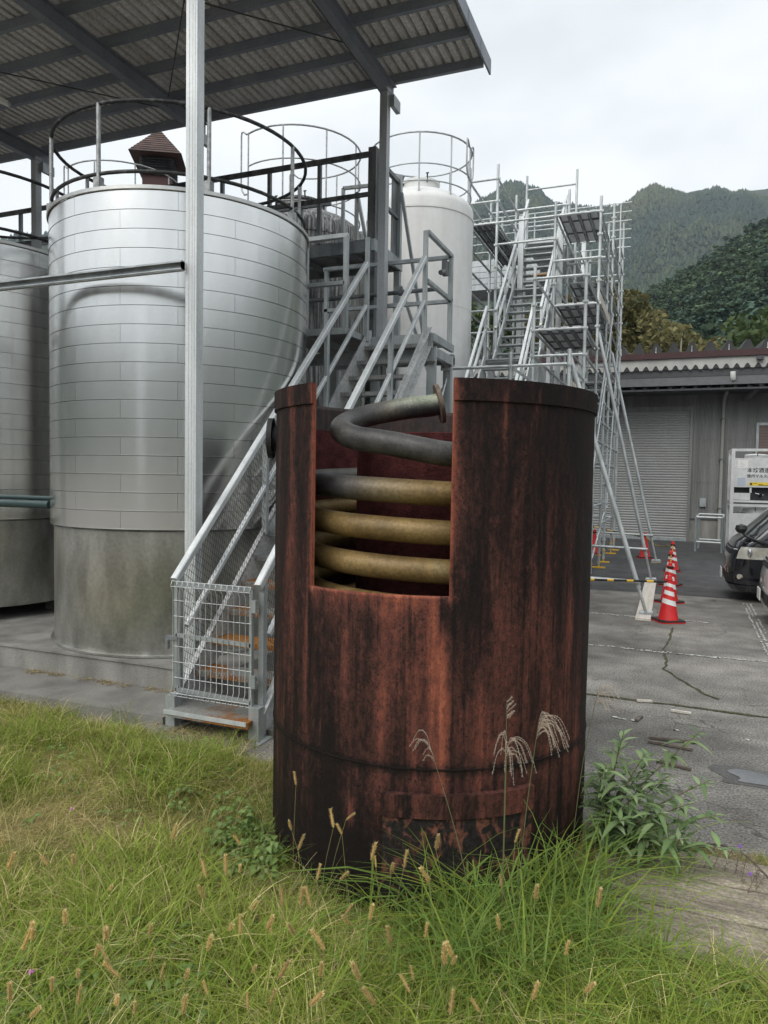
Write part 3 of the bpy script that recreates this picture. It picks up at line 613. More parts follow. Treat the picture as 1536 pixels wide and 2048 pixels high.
# tall tanks behind
def tall_tank(name, c, r, zsh, m, label, seed=0, rails=((.0, 2*PI),), rz=(8.25, 7.72), rr=.93, grp=None, railm=None, dome=.42, ring=.45, loops=()):
    t = thing(name, (c[0], c[1], 0), label, 'tank', grp); railm = railm or railpost
    pr = [(r, 0), (r, zsh-.25), (r+.012, zsh-.25), (r+.012, zsh-.20), (r, zsh-.2), (r, zsh-.06), (r*.985, zsh), (r*.93, zsh+dome*.22), (r*.8, zsh+dome*.5), (r*.6, zsh+dome*.78), (r*.36, zsh+dome*.95), (0, zsh+dome)]
    b = MB(); b.lathe((c[0], c[1], 0), pr, 64); obj('shell', b, m, t)
    for z in (1.9, 3.8, 5.4):
        b = MB(); b.lathe((c[0], c[1], z), [(r-.01, 0), (r+.004, .004), (r+.004, .016), (r-.01, .02)], 64); obj('weld_seam', b, m, t)
    zt = zsh+dome
    b = MB(); b.lathe((c[0], c[1], 0), [(ring, zt-.25), (ring, zt+.16), (ring+.03, zt+.165), (ring+.03, zt+.20), (ring*.8, zt+.25), (0, zt+.27)], 40); mh = obj('manhole', b, m, t)
    for a in (.6, 2.2, 3.9, 5.4):
        b = MB(); x, y = c[0]+(ring+.02)*math.cos(a), c[1]+(ring+.02)*math.sin(a); b.tube((x, y, zt+.12), (x, y, zt+.30), .015, 6); b.tube((x-.03, y, zt+.29), (x+.03, y, zt+.29), .012, 6); obj('clamp', b, railmat, mh)
    q = r*rr
    for a0, a1 in rails:
        n = max(8, int(40*(a1-a0)/(2*PI)))
        for z, w in ((rz[0], .017), (rz[1], .014), (zsh+dome*.35+.12, .014)):
            pts = [(c[0]+q*math.cos(a0+(a1-a0)*i/n), c[1]+q*math.sin(a0+(a1-a0)*i/n), z) for i in range(n+1)]
            b = MB(); b.path(pts, w, 8); obj('guard_rail', b, railm, t)
        k = max(2, int((a1-a0)/.62))
        for i in range(k+1):
            a = a0+(a1-a0)*i/k; x, y = c[0]+q*math.cos(a), c[1]+q*math.sin(a); b = MB(); b.tube((x, y, zsh+dome*.15), (x, y, rz[0]), .015, 8); obj('rail_post', b, railm, t)
        for a, s in ((a0, -1), (a1, 1)):        # bent ends beside the ladder opening
            x, y = c[0]+q*math.cos(a), c[1]+q*math.sin(a); tx, ty = -math.sin(a)*s, math.cos(a)*s
            b = MB(); e = .24; b.path([(x, y, rz[0]), (x+tx*.06, y+ty*.06, rz[0]+.005), (x+tx*.17, y+ty*.17, rz[0]+.085), (x+tx*.225, y+ty*.225, rz[0]+.09), (x+tx*e, y+ty*e, rz[0]+.04), (x+tx*e, y+ty*e, zsh+.75), (x+tx*(e-.03), y+ty*(e-.03), zsh+.62), (x+tx*.12, y+ty*.12, zsh+.52), (x, y, zsh+.5)], .016, 8); obj('ladder_handle', b, railm, t)
    return t
T2C = (-6.85, 12.55)
rl2 = ((-2.02, 2.05),)
tall_tank('weathered_tank', T2C, 1.25, 6.72, tankdark, 'dark weathered tall tank standing behind the large stainless tank', rails=rl2, rz=(8.30, 7.72), grp='weathered tanks in the back row')
tall_tank('weathered_tank', (T2C[0]-4.28, T2C[1]), 1.25, 6.72, tankdark, 'weathered tank of which only the roof rail shows beside the cupola', rails=rl2, rz=(8.30, 7.72), grp='weathered tanks in the back row')
T3C = (-4.88, 13.95)
tall_tank('white_tank', T3C, 1.07, 7.42, whitepaint, 'tall off-white painted tank standing beside the scaffolding', rails=((0, 2*PI-.01),), rz=(8.55, 7.98), railm=galv, rr=.95, dome=.36, ring=.36)

# ------------------------------------------------------------------ metal stairs up to the landing
SLu, SRu = -3.785, -2.985
V0, NTR, RISE, RUN = 4.90, 17, .2265, .2385
st = thing('metal_stair', ((SLu+SRu)/2, V0, 0), 'steep galvanised metal staircase with wire gate leading up beside the stainless tank', 'staircase')
slope = RISE/RUN
def sz(v): return .175+(v-V0)*slope             # nosing line
VT = 8.93
stringm = mat('stair_stringer', (.42, .43, .43), .55, .3, col2=(.62, .63, .63), scale=4, lo=.3, hi=.7, fine=(30, .2))
for u in (SLu, SRu):
    b = MB(); s = -1 if u == SLu else 1
    x = u
    prof_ = [(V0-.05, .03), (V0+.16, .03), (VT+.02, sz(VT)-.22), (VT+.02, sz(VT)+.05), (VT-.1, sz(VT)+.03), (V0+.0, sz(V0)+.06), (V0-.05, sz(V0)-.02)]
    for x0, x1, pr in ((u-.006, u+.006, prof_),):
        n = len(pr); b.add([(x0, a, c) for a, c in pr]+[(x1, a, c) for a, c in pr], [(i, (i+1) % n, n+(i+1) % n, n+i) for i in range(n)]+[tuple(range(n-1, -1, -1)), tuple(range(n, 2*n))])
    fl = u+(.03*s)
    b.beam((fl-.0*s, V0-.02, sz(V0)+.035), (fl, VT, sz(VT)+.04), .05, .010); b.beam((fl, V0+.16, .04), (fl, VT, sz(VT)-.205), .05, .010)
    obj('stringer', b, stringm, st)
    b = MB(); b.box((u-.045, V0-.10, 0), (u+.045, V0-.005, .27)); b.box((u-.09, V0-.16, .0), (u+.09, V0+.05, .012)); obj('foot', b, galv, st)
tr_b = MB(); tr_b.box((SLu+.008, 0, -.035), (SRu-.008, .25, -.0)); tr_b.box((SLu+.008, -.012, -.045), (SRu-.008, .012, .004))
for k in range(30):
    uu = SLu+.02+k*(SRu-SLu-.04)/29; tr_b.tube((uu-.006, -.013, -.04), (uu+.006, -.013, .004), .004, 5)
tms = [tr_b.mesh('tread', mm, ((SLu+SRu)/2, 0, 0)) for mm in (checker, rustplate, checker_g)]
for i in range(NTR):
    v = V0+i*RUN; k = 0 if i in (0,) else (1 if i in (2,) else (0 if i < 5 else 2))
    if i == 0:
        b = MB(); b.box((SLu+.008, V0-.17, .14), (SRu-.008, V0+.16, .175)); b.box((SLu-.0, V0-.185, .128), (SRu, V0-.165, .180))
        o = obj('tread', b, checker, st)
        b = MB(); b.box((SLu+.01, V0-.196, .150), (SRu-.01, V0-.1855, .184)); obj('nosing', b, galv_l, o)
    else: o = inst('tread', tms[k], st, (0, v-V0, .175+i*RISE))
    if i == 0: o['label'] = 'bottom step with an orange rust patch'
HR = 1.045
for u in (SLu, SRu):
    b = MB(); b.beam((u, V0-.045, sz(V0)+HR), (u, VT-.18, sz(VT-.18)+HR), .062, .062, ch=.008); obj('handrail', b, galv_l, st)
    b = MB(); b.beam((u, V0+.12, sz(V0+.12)+.52), (u, VT-.18, sz(VT-.18)+.50), .045, .045, ch=.006); obj('mid_rail', b, galv_l, st)
    for v in (V0+.03, 6.28, 7.62, VT-.15):
        zt_ = sz(v)+HR if v < VT-.2 else 5.22
        b = MB(); b.beam((u, v, (.02 if v < 5 else sz(v)+.02)), (u, v, zt_), .055, .055, up=(0, 1, 0), ch=.006); obj('rail_post', b, galv, st)
# diamond mesh infill
def diamond(u, va, vb):
    b = MB(); sp = .058
    import itertools
    def clip(m_, c0):      # lines z = m*v + c between stringer and handrail
        out = []
        lo = lambda v: sz(v)+.05; hi = lambda v: sz(v)+HR-.03
        # intersections
        vs = []
        for fn in (lo, hi):
            k0 = fn(0); k1 = fn(1)-fn(0)
            if abs(m_-k1) > 1e-6: vs.append((k0-c0)/(m_-k1))
        if len(vs) < 2: return None
        a, c = sorted(vs); a = max(a, va); c = min(c, vb)
        return (a, c) if c-a > .02 else None
    for m_ in (-.62, 3.9):
        nrm = math.hypot(1, m_)
        for k in range(-400, 400):
            c0 = k*sp*nrm*(.95 if m_ < 0 else .55)
            r = clip(m_, c0)
            if r: b.tube((u, r[0], m_*r[0]+c0), (u, r[1], m_*r[1]+c0), .0021, 4, cap=False)
    return b
wirem = mat('dark_wire', (.10, .10, .095), .5, .5)
for u in (SLu+.012, SRu-.012):
    o = tag(obj('mesh_infill', diamond(u, V0+.06, 6.95), wirem, st), kind='stuff')
# wire gate
GV = V0-.055
b = MB(); gl, gr = SLu+.03, SRu-.05
for p, q in (((gl, GV, .30), (gl, GV, 1.20)), ((gr, GV, .24), (gr, GV, 1.20)), ((gl, GV, 1.195), (gr, GV, 1.195)), ((gl, GV, .315), (gr, GV, .30)), ((gl, GV, .77), (gr, GV, .755))): b.beam(p, q, .03, .03, up=(0, 1, 0))
gate = obj('gate', b, galv, st)
b = MB(); gw = GV-.022
for i in range(15):
    u = gl-.02+i*(gr-gl+.03)/14; b.path([(u, gw+.045, 1.205), (u, gw-.015, 1.222), (u, gw-.03, 1.18), (u, gw, 1.13), (u, gw, .36), (u, gw-.035, .30), (u, gw-.012, .265), (u, gw+.04, .275)], .0032, 5)
for z, y in ((1.222, -.015), (1.18, -.03), (1.06, .0), (.93, .0), (.68, 0), (.55, 0), (.42, 0), (.30, -.035), (.268, -.012), (1.205, .045), (.275, .04)):
    b.tube((gl-.025, gw+y+.004, z), (gr+.012, gw+y+.004, z), .0032, 5)
obj('wire_panel', b, galv_l, gate)
b = MB(); b.box((gl-.085, GV-.035, .735), (gl+.03, GV-.012, .765)); b.tube((gl-.06, GV-.04, .735), (gl-.06, GV-.04, .66), .018, 8); obj('latch', b, galv_d, gate)
for z in (.42, 1.02):
    b = MB(); b.box((gr+.01, GV-.03, z), (gr+.05, GV-.0, z+.10)); obj('hinge', b, galv, gate)

# ------------------------------------------------------------------ landing, upper walkway
ld = thing('stair_landing', (-3.6, 9.3, 0), 'galvanised steel landing on legs at the top of the metal staircase', 'platform')
LZ = 3.97
b = MB(); b.box((-3.84, 8.98, LZ-.03), (-2.95, 9.84, LZ)); obj('deck', b, checker_g, ld)
b = MB(); b.box((-4.95, 8.26, LZ-.03), (-3.843, 9.84, LZ)); obj('deck', b, checker_g, ld)
for p, q, w, h in (((-3.84, 8.96, LZ-.10), (-2.93, 8.96, LZ-.10), .05, .19), ((-2.93, 8.94, LZ-.05), (-2.93, 9.86, LZ-.05), .05, .10), ((-4.95, 9.86, LZ-.2), (-2.9, 9.86, LZ-.2), .06, .14), ((-4.95, 8.25, LZ-.05), (-3.83, 8.25, LZ-.05), .04, .08), ((-3.845, 8.25, LZ-.05), (-3.845, 8.93, LZ-.05), .04, .08), ((-4.95, 8.9, LZ-.28), (-2.9, 8.98, LZ-.28), .07, .15), ((-4.4, 8.3, LZ-.06), (-4.4, 9.8, LZ-.06), .05, .06), ((-2.93, 9.0, LZ-.23), (-2.93, 9.9, LZ-.23), .06, .12)):
    b = MB(); b.beam(p, q, w, h); obj('beam', b, galv, ld)
for u, v in ((-2.98, 9.05), (-2.98, 9.78), (-3.80, 9.78), (-4.75, 9.78), (-3.80, 9.10)):
    b = MB(); b.channel((u, v, 0), (u, v, LZ-.29), .11, .09, .01, (1, 0, 0), (0, 1, 0)); b.box((u-.1, v-.08, 0), (u+.1, v+.14, .012)); obj('leg', b, galv, ld)
RZ = 5.21
for u, v in ((-2.98, 9.05), (-2.98, 9.78), (-3.80, 9.10)):
    b = MB(); b.box((u-.085, v-.0145, LZ-.36), (u+.085, v-.0015, LZ-.16)); gp = obj('gusset_plate', b, galv_l, ld)
    for du in (-.05, .05):
        for dz in (-.31, -.21): b = MB(); b.tube((u+du, v-.028, LZ+dz), (u+du, v-.0148, LZ+dz), .014, 6); obj('bolt', b, galv_d, gp)
def rail(p, q, par, m=galv, w=.055): b = MB(); b.beam(p, q, w, w, ch=.006); return obj('rail', b, m, par)
for z in (RZ, 4.60):
    rail((-2.965, 8.80, z), (-2.965, 9.86, z), ld); rail((-2.96, 9.83, z-.02), (-4.95, 9.83, z-.02), ld)
for u, v, z in ((-2.965, 9.83, RZ), (-3.95, 9.83, RZ-.03), (-4.9, 9.83, RZ-.03), (-3.86, 8.28, 5.10), (-4.42, 8.28, 5.10)):
    b = MB(); b.beam((u, v, LZ), (u, v, z), .055, .055, up=(0, 1, 0)); obj('rail_post', b, galv, ld)
rail((-3.84, 8.28, 5.10), (-4.95, 8.28, 5.10), ld, galv_l, .06); rail((-3.87, 8.28, 4.52), (-4.95, 8.28, 4.52), ld)
b = MB(); b.box((-3.06, 9.70, 4.92), (-2.99, 9.80, 5.12)); b.tube((-3.03, 9.71, 4.97), (-3.05, 9.62, 4.93), .035, 10); obj('flood_lamp', b, galv_d, ld)
b = MB(); b.tube((-3.0, 9.86, 3.9), (-3.0, 9.86, 5.0), .012, 6); obj('cable', b, blackrub, ld)
b = MB(); b.tube((-5.3, 9.95, 4.78), (-3.2, 9.95, 4.80), .030, 10)
for u in (-4.7, -4.28, -3.75): b.tube((u-.03, 9.95, 4.79), (u+.03, 9.95, 4.79), .048, 8)
obj('clamped_tube', b, galv_d, ld)
for p, q in (((-2.99, 9.1, 2.6), (-2.99, 9.8, 3.5)), ((-3.7, 9.9, 2.2), (-3.05, 9.9, 3.4)), ((-3.2, 9.4, LZ+.15), (-2.98, 9.9, LZ+.02))):
    b = MB(); b.tube(p, q, .022, 8); obj('brace', b, galv, ld)

wk = thing('upper_walkway', (-8, 10.5, 0), 'raised steel walkway with handrails running behind the stainless tanks', 'walkway')
WZ = 5.66; WU = -4.27
darkcol = mat('weathered_column', (.055, .058, .062), .6, .2, col2=(.20, .205, .21), scale=3, stretch=(3, 3, .5), fine=(40, .2))
b = MB(); b.channel((WU, 10.02, 0), (WU, 10.02, 6.98), .125, .11, .012, (1, 0, 0), (0, 1, 0)); b.box((WU-.063, 10.13, .0), (WU+.063, 10.14, 6.98)); obj('column', b, darkcol, wk)
for u, v, h in ((WU, 11.1, 6.98), (-6.9, 10.02, WZ-.2), (-6.9, 11.1, WZ-.2), (-10, 10.02, WZ-.2), (-10, 11.1, WZ-.2)):
    b = MB(); b.channel((u, v, 0), (u, v, h), .10, .09, .01, (1, 0, 0), (0, 1, 0)); obj('column', b, galv, wk)
for i in range(12):
    b = MB(); u = WU-.02-.95*i; b.box((u-.94, 10.06, WZ-.03), (u, 11.08, WZ)); obj('deck_plate', b, checker_g, wk)
for v in (10.03, 11.1):
    b = MB(); b.channel((WU+.06, v, WZ-.115), (-16, v, WZ-.115), .17, .06, .01, (0, 0, 1), (0, 1, 0)); obj('edge_beam', b, galv_d, wk)
b = MB(); b.beam((WU+.04, 10.0, WZ-.11), (WU+.04, 11.2, WZ-.11), .05, .17); obj('edge_beam', b, galv, wk)
for i in range(22):
    b = MB(); u = WU-.42-.45*i; b.beam((u, 10.06, WZ-.09), (u, 11.1, WZ-.09), .05, .08); obj('joist', b, galv_d, wk)
WR = 6.88
for z, w in ((WR, .065), (6.30, .055)):
    b = MB(); b.beam((WU-.06, 10.03, z), (-16, 10.03, z-.02), w, w); obj('rail', b, darkcol, wk)
    b = MB(); b.beam((WU+.0, 10.1, z), (WU, 11.12, z), w, w); obj('rail', b, galv_d, wk)
    b = MB(); b.beam((WU-1.2, 11.1, z-.2), (-16, 11.1, z-.2), .05, .05); obj('rail', b, galv_d, wk)
for i in range(1, 12):
    b = MB(); u = WU-.88*i; b.beam((u, 10.05, WZ), (u, 10.05, WR), .055, .055, up=(0, 1, 0)); obj('rail_post', b, galv_d, wk)
    if i in (2, 5, 7, 9): b = MB(); b.beam((u, 11.1, WZ), (u, 11.1, WR-.2), .05, .05, up=(0, 1, 0)); obj('rail_post', b, galv_d, wk)
b = MB(); b.box((WU-.012, 10.85, WZ+.02), (WU-.004, 11.1, 6.25)).box((WU-.012, 10.85, 6.35), (WU-.004, 11.1, 6.84)); obj('guard_panel', b, galv_d, wk)
for p, q in (((WU-.95, 11.05, WZ), (WU-.95, 11.05, WR+.0)), ((WU-.70, 11.05, WZ), (WU-.70, 11.05, WR-.1)), ((WU-.95, 11.05, WR), (WU-.45, 11.05, WR-.02)), ((WU-.70, 11.05, WR-.1), (WU-.45, 11.05, WZ)), ((WU+.06, 11.12, 6.7), (WU+.55, 11.0, 4.2)), ((WU+.08, 11.12, 5.2), (WU+.75, 11.0, 3.4))):
    b = MB(); b.beam(p, q, .05, .05, up=(0, 1, 0)); obj('strut', b, galv, wk)

# ------------------------------------------------------------------ still house with cupola far behind the tanks
CUP = onY(318, 372, 18.25); cu, cv = CUP.x, CUP.y
sh = thing('still_house', (cu, cv, 0), 'building behind the tanks with a red tiled roof cupola', 'building')
zc = CUP.z-.15
b = MB(); b.box((cu-1.5, cv-1.6, 0), (cu+1.5, cv+1.6, zc-1.3)); obj('wall', b, maroonwall, sh)
b = MB(); b.add([(cu-1.7, cv-1.8, zc-1.4), (cu+1.7, cv-1.8, zc-1.4), (cu+1.7, cv, zc-.3), (cu-1.7, cv, zc-.3), (cu-1.7, cv+1.8, zc-1.4), (cu+1.7, cv+1.8, zc-1.4)], [(0, 1, 2, 3), (3, 2, 5, 4), (0, 3, 4), (1, 5, 2)]); roofo = obj('roof', b, tilered, sh)
A45 = math.radians(30)
def rot2(x, y): return (cu+x*math.cos(A45)-y*math.sin(A45), cv+x*math.sin(A45)+y*math.cos(A45))
def sq(b, h0, h1, z0, z1):
    vs = [(*rot2(x*h0, y*h0), z0) for x, y in ((-1, -1), (1, -1), (1, 1), (-1, 1))]+[(*rot2(x*h1, y*h1), z1) for x, y in ((-1, -1), (1, -1), (1, 1), (-1, 1))]
    return b.add(vs, [(0, 1, 5, 4), (1, 2, 6, 5), (2, 3, 7, 6), (3, 0, 4, 7), (0, 3, 2, 1), (4, 5, 6, 7)])
b = MB(); sq(b, .42, .42, zc-.5, zc+.30); cup = obj('cupola', b, maroonwall, sh)
b = MB(); sq(b, .36, .36, zc+.30, zc+.86); obj('cupola_core', b, trimd, cup)
for i in range(7): b = MB(); z = zc+.32+i*.075; sq(b, .50, .44, z, z+.028); obj('louvre_ring', b, galv_d, cup)
ZB, ZTOP = zc+.86, zc+1.84
for i in range(11):
    f0, f1 = i/11, (i+1)/11; b = MB(); sq(b, .74*(1-f0)+.02, .74*(1-f1)+.015, ZB+(ZTOP-ZB)*f0+.0, ZB+(ZTOP-ZB)*f1-.012); obj('tile_course', b, tilered, cup)
b = MB(); b.tube((cu, cv, ZTOP-.05), (cu, cv, ZTOP+.22), .055, 8, r2=.03).tube((cu, cv, ZTOP+.2), (cu, cv, ZTOP+.5), .012, 6); obj('finial', b, galv_d, cup)
# ------------------------------------------------------------------ the rusted condenser tub with its coil
TC = (-1.387, 4.288); RR = .965; ZT = 2.588; NB = 1.515; NA0, NA1 = math.radians(-112.8), math.radians(-66.3)
def tub_angle(x, y, rad=RR):
    d = ray(x, y); A = d.x*d.x+d.y*d.y; B = -2*(d.x*TC[0]+d.y*TC[1]); C_ = TC[0]**2+TC[1]**2-rad*rad
    t = (-B-math.sqrt(B*B-4*A*C_))/(2*A); q = CP+d*t; return math.atan2(q.y-TC[1], q.x-TC[0]), q.z
tub = thing('rusted_tub', (TC[0], TC[1], 0), 'tall rusted round steel tub with a square opening, standing in grass', 'tub')
STK = [(884, 1330, 1., 2.1, .25, 1.0), (868, 1240, .9, 1.8, .2, .9), (760, 1215, .35, 3., .10, .10), (690, 1215, .4, 1.6, .10, .25), (612, 1250, .65, 1.5, .5, 1.3), (700, 1620, .9, 1.1, .08, .13), (1140, 1250, .5, 1.6, .3, .6), (1100, 1000, .35, 1.0, .5, .9), (690, 1270, .55, 1.2, .12, .45), (1010, 860, .45, .9, .25, .5), (760, 1400, .3, 2.5, .4, .6), (585, 900, .5, 2.6, .8, 1.5), (1075, 800, .5, .8, .1, .2), (960, 1420, .3, 2., .4, .7), (1150, 1530, .35, 1.6, .3, .5), (830, 1430, .35, 2., .5, .8)]
STK = [(*tub_angle(x, y), s, math.radians(w), up, dn) for x, y, s, w, up, dn in STK]
def fresh(a, z):
    f = 0.
    d = min(abs(a-NA0), abs(a-NA1))*RR
    if z > NB-.03: f = max(f, 1.1*math.exp(-d/.026))
    if NA0-.03 < a < NA1+.03 and z <= NB: f = max(f, .8*math.exp(-(NB-z)/.03)); f = max(f, .45*math.exp(-max(0, NB-z-.03)/.06))
    for sa, szz, s, w, up, dn in STK:
        dz = (z-szz)/up if z > szz else (szz-z)/dn
        wob = .35*w*mnoise.noise(Vector((z*3, sa*7, 0)))
        f = max(f, s*math.exp(-((a-sa+wob)/w)**2)*max(0, 1-dz*dz))
    return f
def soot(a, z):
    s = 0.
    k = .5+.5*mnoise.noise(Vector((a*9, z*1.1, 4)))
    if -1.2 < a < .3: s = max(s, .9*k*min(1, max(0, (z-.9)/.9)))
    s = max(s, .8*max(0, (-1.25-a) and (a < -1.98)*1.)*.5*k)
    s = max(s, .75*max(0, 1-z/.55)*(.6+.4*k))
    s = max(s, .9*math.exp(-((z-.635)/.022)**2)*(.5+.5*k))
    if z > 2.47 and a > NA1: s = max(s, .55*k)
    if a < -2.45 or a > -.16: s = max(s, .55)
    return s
def bake(o, off_a=None, add=0.):
    me = o.data; n = len(me.vertices); fr = np.zeros(n, np.float32); so = np.zeros(n, np.float32)
    for i, v in enumerate(me.vertices):
        a = math.atan2(v.co.y, v.co.x); fr[i] = fresh(a, v.co.z); so[i] = soot(a, v.co.z)
        if off_a is not None: so[i] = max(so[i], off_a); fr[i] *= .3
        if add: so[i] = .15; fr[i] = add*(.5+.8*mnoise.noise(Vector((a*7, v.co.z*2, 8))))
    for nm, ar in (('fresh', fr), ('soot', so)):
        at = me.attributes.new(nm, 'FLOAT', 'POINT'); at.data.foreach_set('value', ar)
angs = sorted(set([round(-PI+2*PI*i/300, 5) for i in range(300)]+[NA0, NA1])); zs = sorted(set([round(-.16+(ZT+.16)*i/116, 4) for i in range(117)]+[NB]))
angs = [a for a in angs if not any(0 < abs(a-x) < .004 for x in (NA0, NA1))]; zs = [z for z in zs if not 0 < abs(z-NB) < .006]
def dent(a, z): return .0035*mnoise.noise(Vector((math.cos(a)*2.1, math.sin(a)*2.1, z*1.6)))+.0016*mnoise.noise(Vector((math.cos(a)*8, math.sin(a)*8, z*5)))
b = MB(); na, nz_ = len(angs), len(zs); TH = .018
vo = [(TC[0]+(RR+dent(a, z))*math.cos(a), TC[1]+(RR+dent(a, z))*math.sin(a), z) for a in angs for z in zs]
vi = [(TC[0]+(RR-TH)*math.cos(a), TC[1]+(RR-TH)*math.sin(a), z) for a in angs for z in zs]
def hole(i, j):
    am = (angs[i]+(angs[(i+1) % na] if i+1 < na else angs[0]+2*PI))/2; return NA0 < am < NA1 and (zs[j]+zs[j+1])/2 > NB
fo = []; fi = []; fb = []; fe = []
nv_ = na*nz_
for i in range(na):
    i2 = (i+1) % na
    for j in range(nz_-1):
        if hole(i, j): continue
        q = (i*nz_+j, i2*nz_+j, i2*nz_+j+1, i*nz_+j+1); fo.append(q)
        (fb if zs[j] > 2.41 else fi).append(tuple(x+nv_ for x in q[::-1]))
        if j == nz_-2: fe.append((q[3], q[2], q[2]+nv_, q[3]+nv_))
        elif hole(i, j+1): fe.append((q[3], q[2], q[2]+nv_, q[3]+nv_))
        if hole(i2, j): fe.append((q[1], q[1]+nv_, q[2]+nv_, q[2]))
        if hole((i-1) % na, j): fe.append((q[0], q[3], q[3]+nv_, q[0]+nv_))
b.v = vo+vi; b.f = fo+fi+fb+fe; b.mi = [0]*len(fo)+[1]*len(fi)+[2]*len(fb)+[0]*len(fe); b.sm = [True]*(len(fo)+len(fi)+len(fb))+[False]*len(fe)
shell = obj('shell', b, [rust, rust_in, rust_blk], tub); bake(shell)
# rim band in two lengths either side of the opening
b = MB()
b.lathe((TC[0], TC[1], 0), [(RR+.001, 2.480), (RR+.012, 2.482), (RR+.013, ZT+.002), (RR-.004, ZT+.003)], 220, NA1+.001, NA0+2*PI-.001)
for e in (NA1+.001, NA0-.001): b.add([(TC[0]+q*math.cos(e), TC[1]+q*math.sin(e), z) for q, z in ((RR-.013, 2.480), (RR+.012, 2.482), (RR+.013, ZT+.002), (RR-.013, ZT+.003))], [(0, 1, 2, 3)])
rb = obj('rim_band', b, rust, tub); bake(rb)
b = MB(); b.lathe((TC[0], TC[1], .640), [(RR-.006, -.010), (RR+.0045, -.003), (RR+.0045, .004), (RR-.006, .008)], 200); ws = obj('weld_seam', b, rust, tub); bake(ws, .9)
b = MB(); b.lathe((TC[0], TC[1], 0), [(0, .5), (RR-.02, .5), (RR-.02, .52), (0, .52)], 60, close=False); obj('inner_floor', b, rust_blk, tub)
b = MB(); b.lathe((TC[0], TC[1], 0), [(.468, .5), (.470, 2.352), (.466, 2.356), (.455, 2.356), (.452, 2.30), (0, 2.2)], 72); obj('inner_core', b, rust_in, tub)
# patched hatch at the foot
ha0, ha1 = math.radians(-84.7), math.radians(-38.5)
def curved_box(a0, a1, z0, z1, r0, r1, tilt=0., n=30):
    b = MB(); nz2 = 14; vs = []
    for i in range(n+1):
        a = a0+(a1-a0)*i/n
        for j in range(nz2+1):
            z = z0+(z1-z0)*j/nz2+tilt*i/n*(j/nz2); r = r1+.003*mnoise.noise(Vector((a*6, z*5, 2))); vs.append((TC[0]+r*math.cos(a), TC[1]+r*math.sin(a), z))
    k = nz2+1; fs = [(i*k+j, (i+1)*k+j, (i+1)*k+j+1, i*k+j+1) for i in range(n) for j in range(nz2)]; b.add(vs, fs, True)
    inn = [(TC[0]+r0*math.cos(a0+(a1-a0)*i/n), TC[1]+r0*math.sin(a0+(a1-a0)*i/n)) for i in range(n+1)]
    for i in range(n):
        t0_ = vs[i*k+k-1]; t1_ = vs[(i+1)*k+k-1]; b.add([t0_, t1_, (*inn[i+1], t1_[2]), (*inn[i], t0_[2])], [(0, 1, 2, 3)])
        l0 = vs[i*k]; l1 = vs[(i+1)*k]; b.add([l0, l1, (*inn[i+1], l1[2]), (*inn[i], l0[2])], [(3, 2, 1, 0)])
    for i in (0, n):
        for j in range(nz2): p0 = vs[i*k+j]; p1 = vs[i*k+j+1]; b.add([p0, p1, (*inn[i], p1[2]), (*inn[i], p0[2])], [(0, 1, 2, 3) if i else (3, 2, 1, 0)])
    return b
hatchm = mat('blackened_hatch', (.022, .019, .018), .7, 0., col2=(.15, .062, .043), scale=15, stretch=(1.2, 1.2, .7), lo=.50, hi=.62, fine=(50, .4), dist=1.2, spec=.15, bump=(30, .4), detail=9)
hatch = obj('hatch', curved_box(ha0, ha1, -.14, .412, RR-.01, RR+.024), hatchm, tub); bake(hatch, .85)
lip = obj('hatch_lip', curved_box(ha0-.004, ha1+.004, .405, .518, RR-.01, RR+.036, .012), rust, hatch); bake(lip, None, .42)
# side nozzle
pa = math.radians(-158); pz = 2.33; d = Vector((math.cos(pa), math.sin(pa), 0)); c0 = Vector((TC[0], TC[1], pz))+d*(RR-.02)
b = MB(); b.tube(c0, c0+d*.07, .075, 20).tube(c0+d*.045, c0+d*.075, .125, 28); nzl = obj('nozzle', b, blackrub, tub)
# the copper coil
def catmull(P, n=8):
    P = [Vector(p) for p in P]; out = []
    for i in range(len(P)-1):
        p0, p1, p2, p3 = P[max(i-1, 0)], P[i], P[i+1], P[min(i+2, len(P)-1)]
        for k in range(n):
            t = k/n; out.append(.5*((2*p1)+(p2-p0)*t+(2*p0-5*p1+4*p2-p3)*t*t+(3*p1-p0-3*p2+p3)*t**3))
    return out+[P[-1]]
HRd = .765; PIT = .203
def helix(s): th = math.radians(-96+s); return Vector((TC[0]+HRd*math.cos(th), TC[1]+HRd*math.sin(th), (2.222-PIT*(s-30)/360 if s > 30 else 2.222+(30-s)*.0024)))
BU, BV, BR = -1.49, 3.80, .270                  # the return bend, seen from above
lead = [onY(877, 808, 4.15), onY(858, 812, 4.125)]
for ph, lz in ((80, 2.518), (110, 2.498), (140, 2.465), (170, 2.418), (200, 2.372), (230, 2.334), (255, 2.304)): lead.append(Vector((BU+BR*math.cos(math.radians(ph)), BV+BR*math.sin(math.radians(ph)), lz)))
path = catmull(lead+[helix(s) for s in (6, 16, 26, 34)], 8)[:-1]
n_pre = len(path)
path += [helix(s) for s in np.arange(34, 360*6, 7.5)]
b = MB(); PRad = .0655; b.path(path, PRad, 20)
coil = None
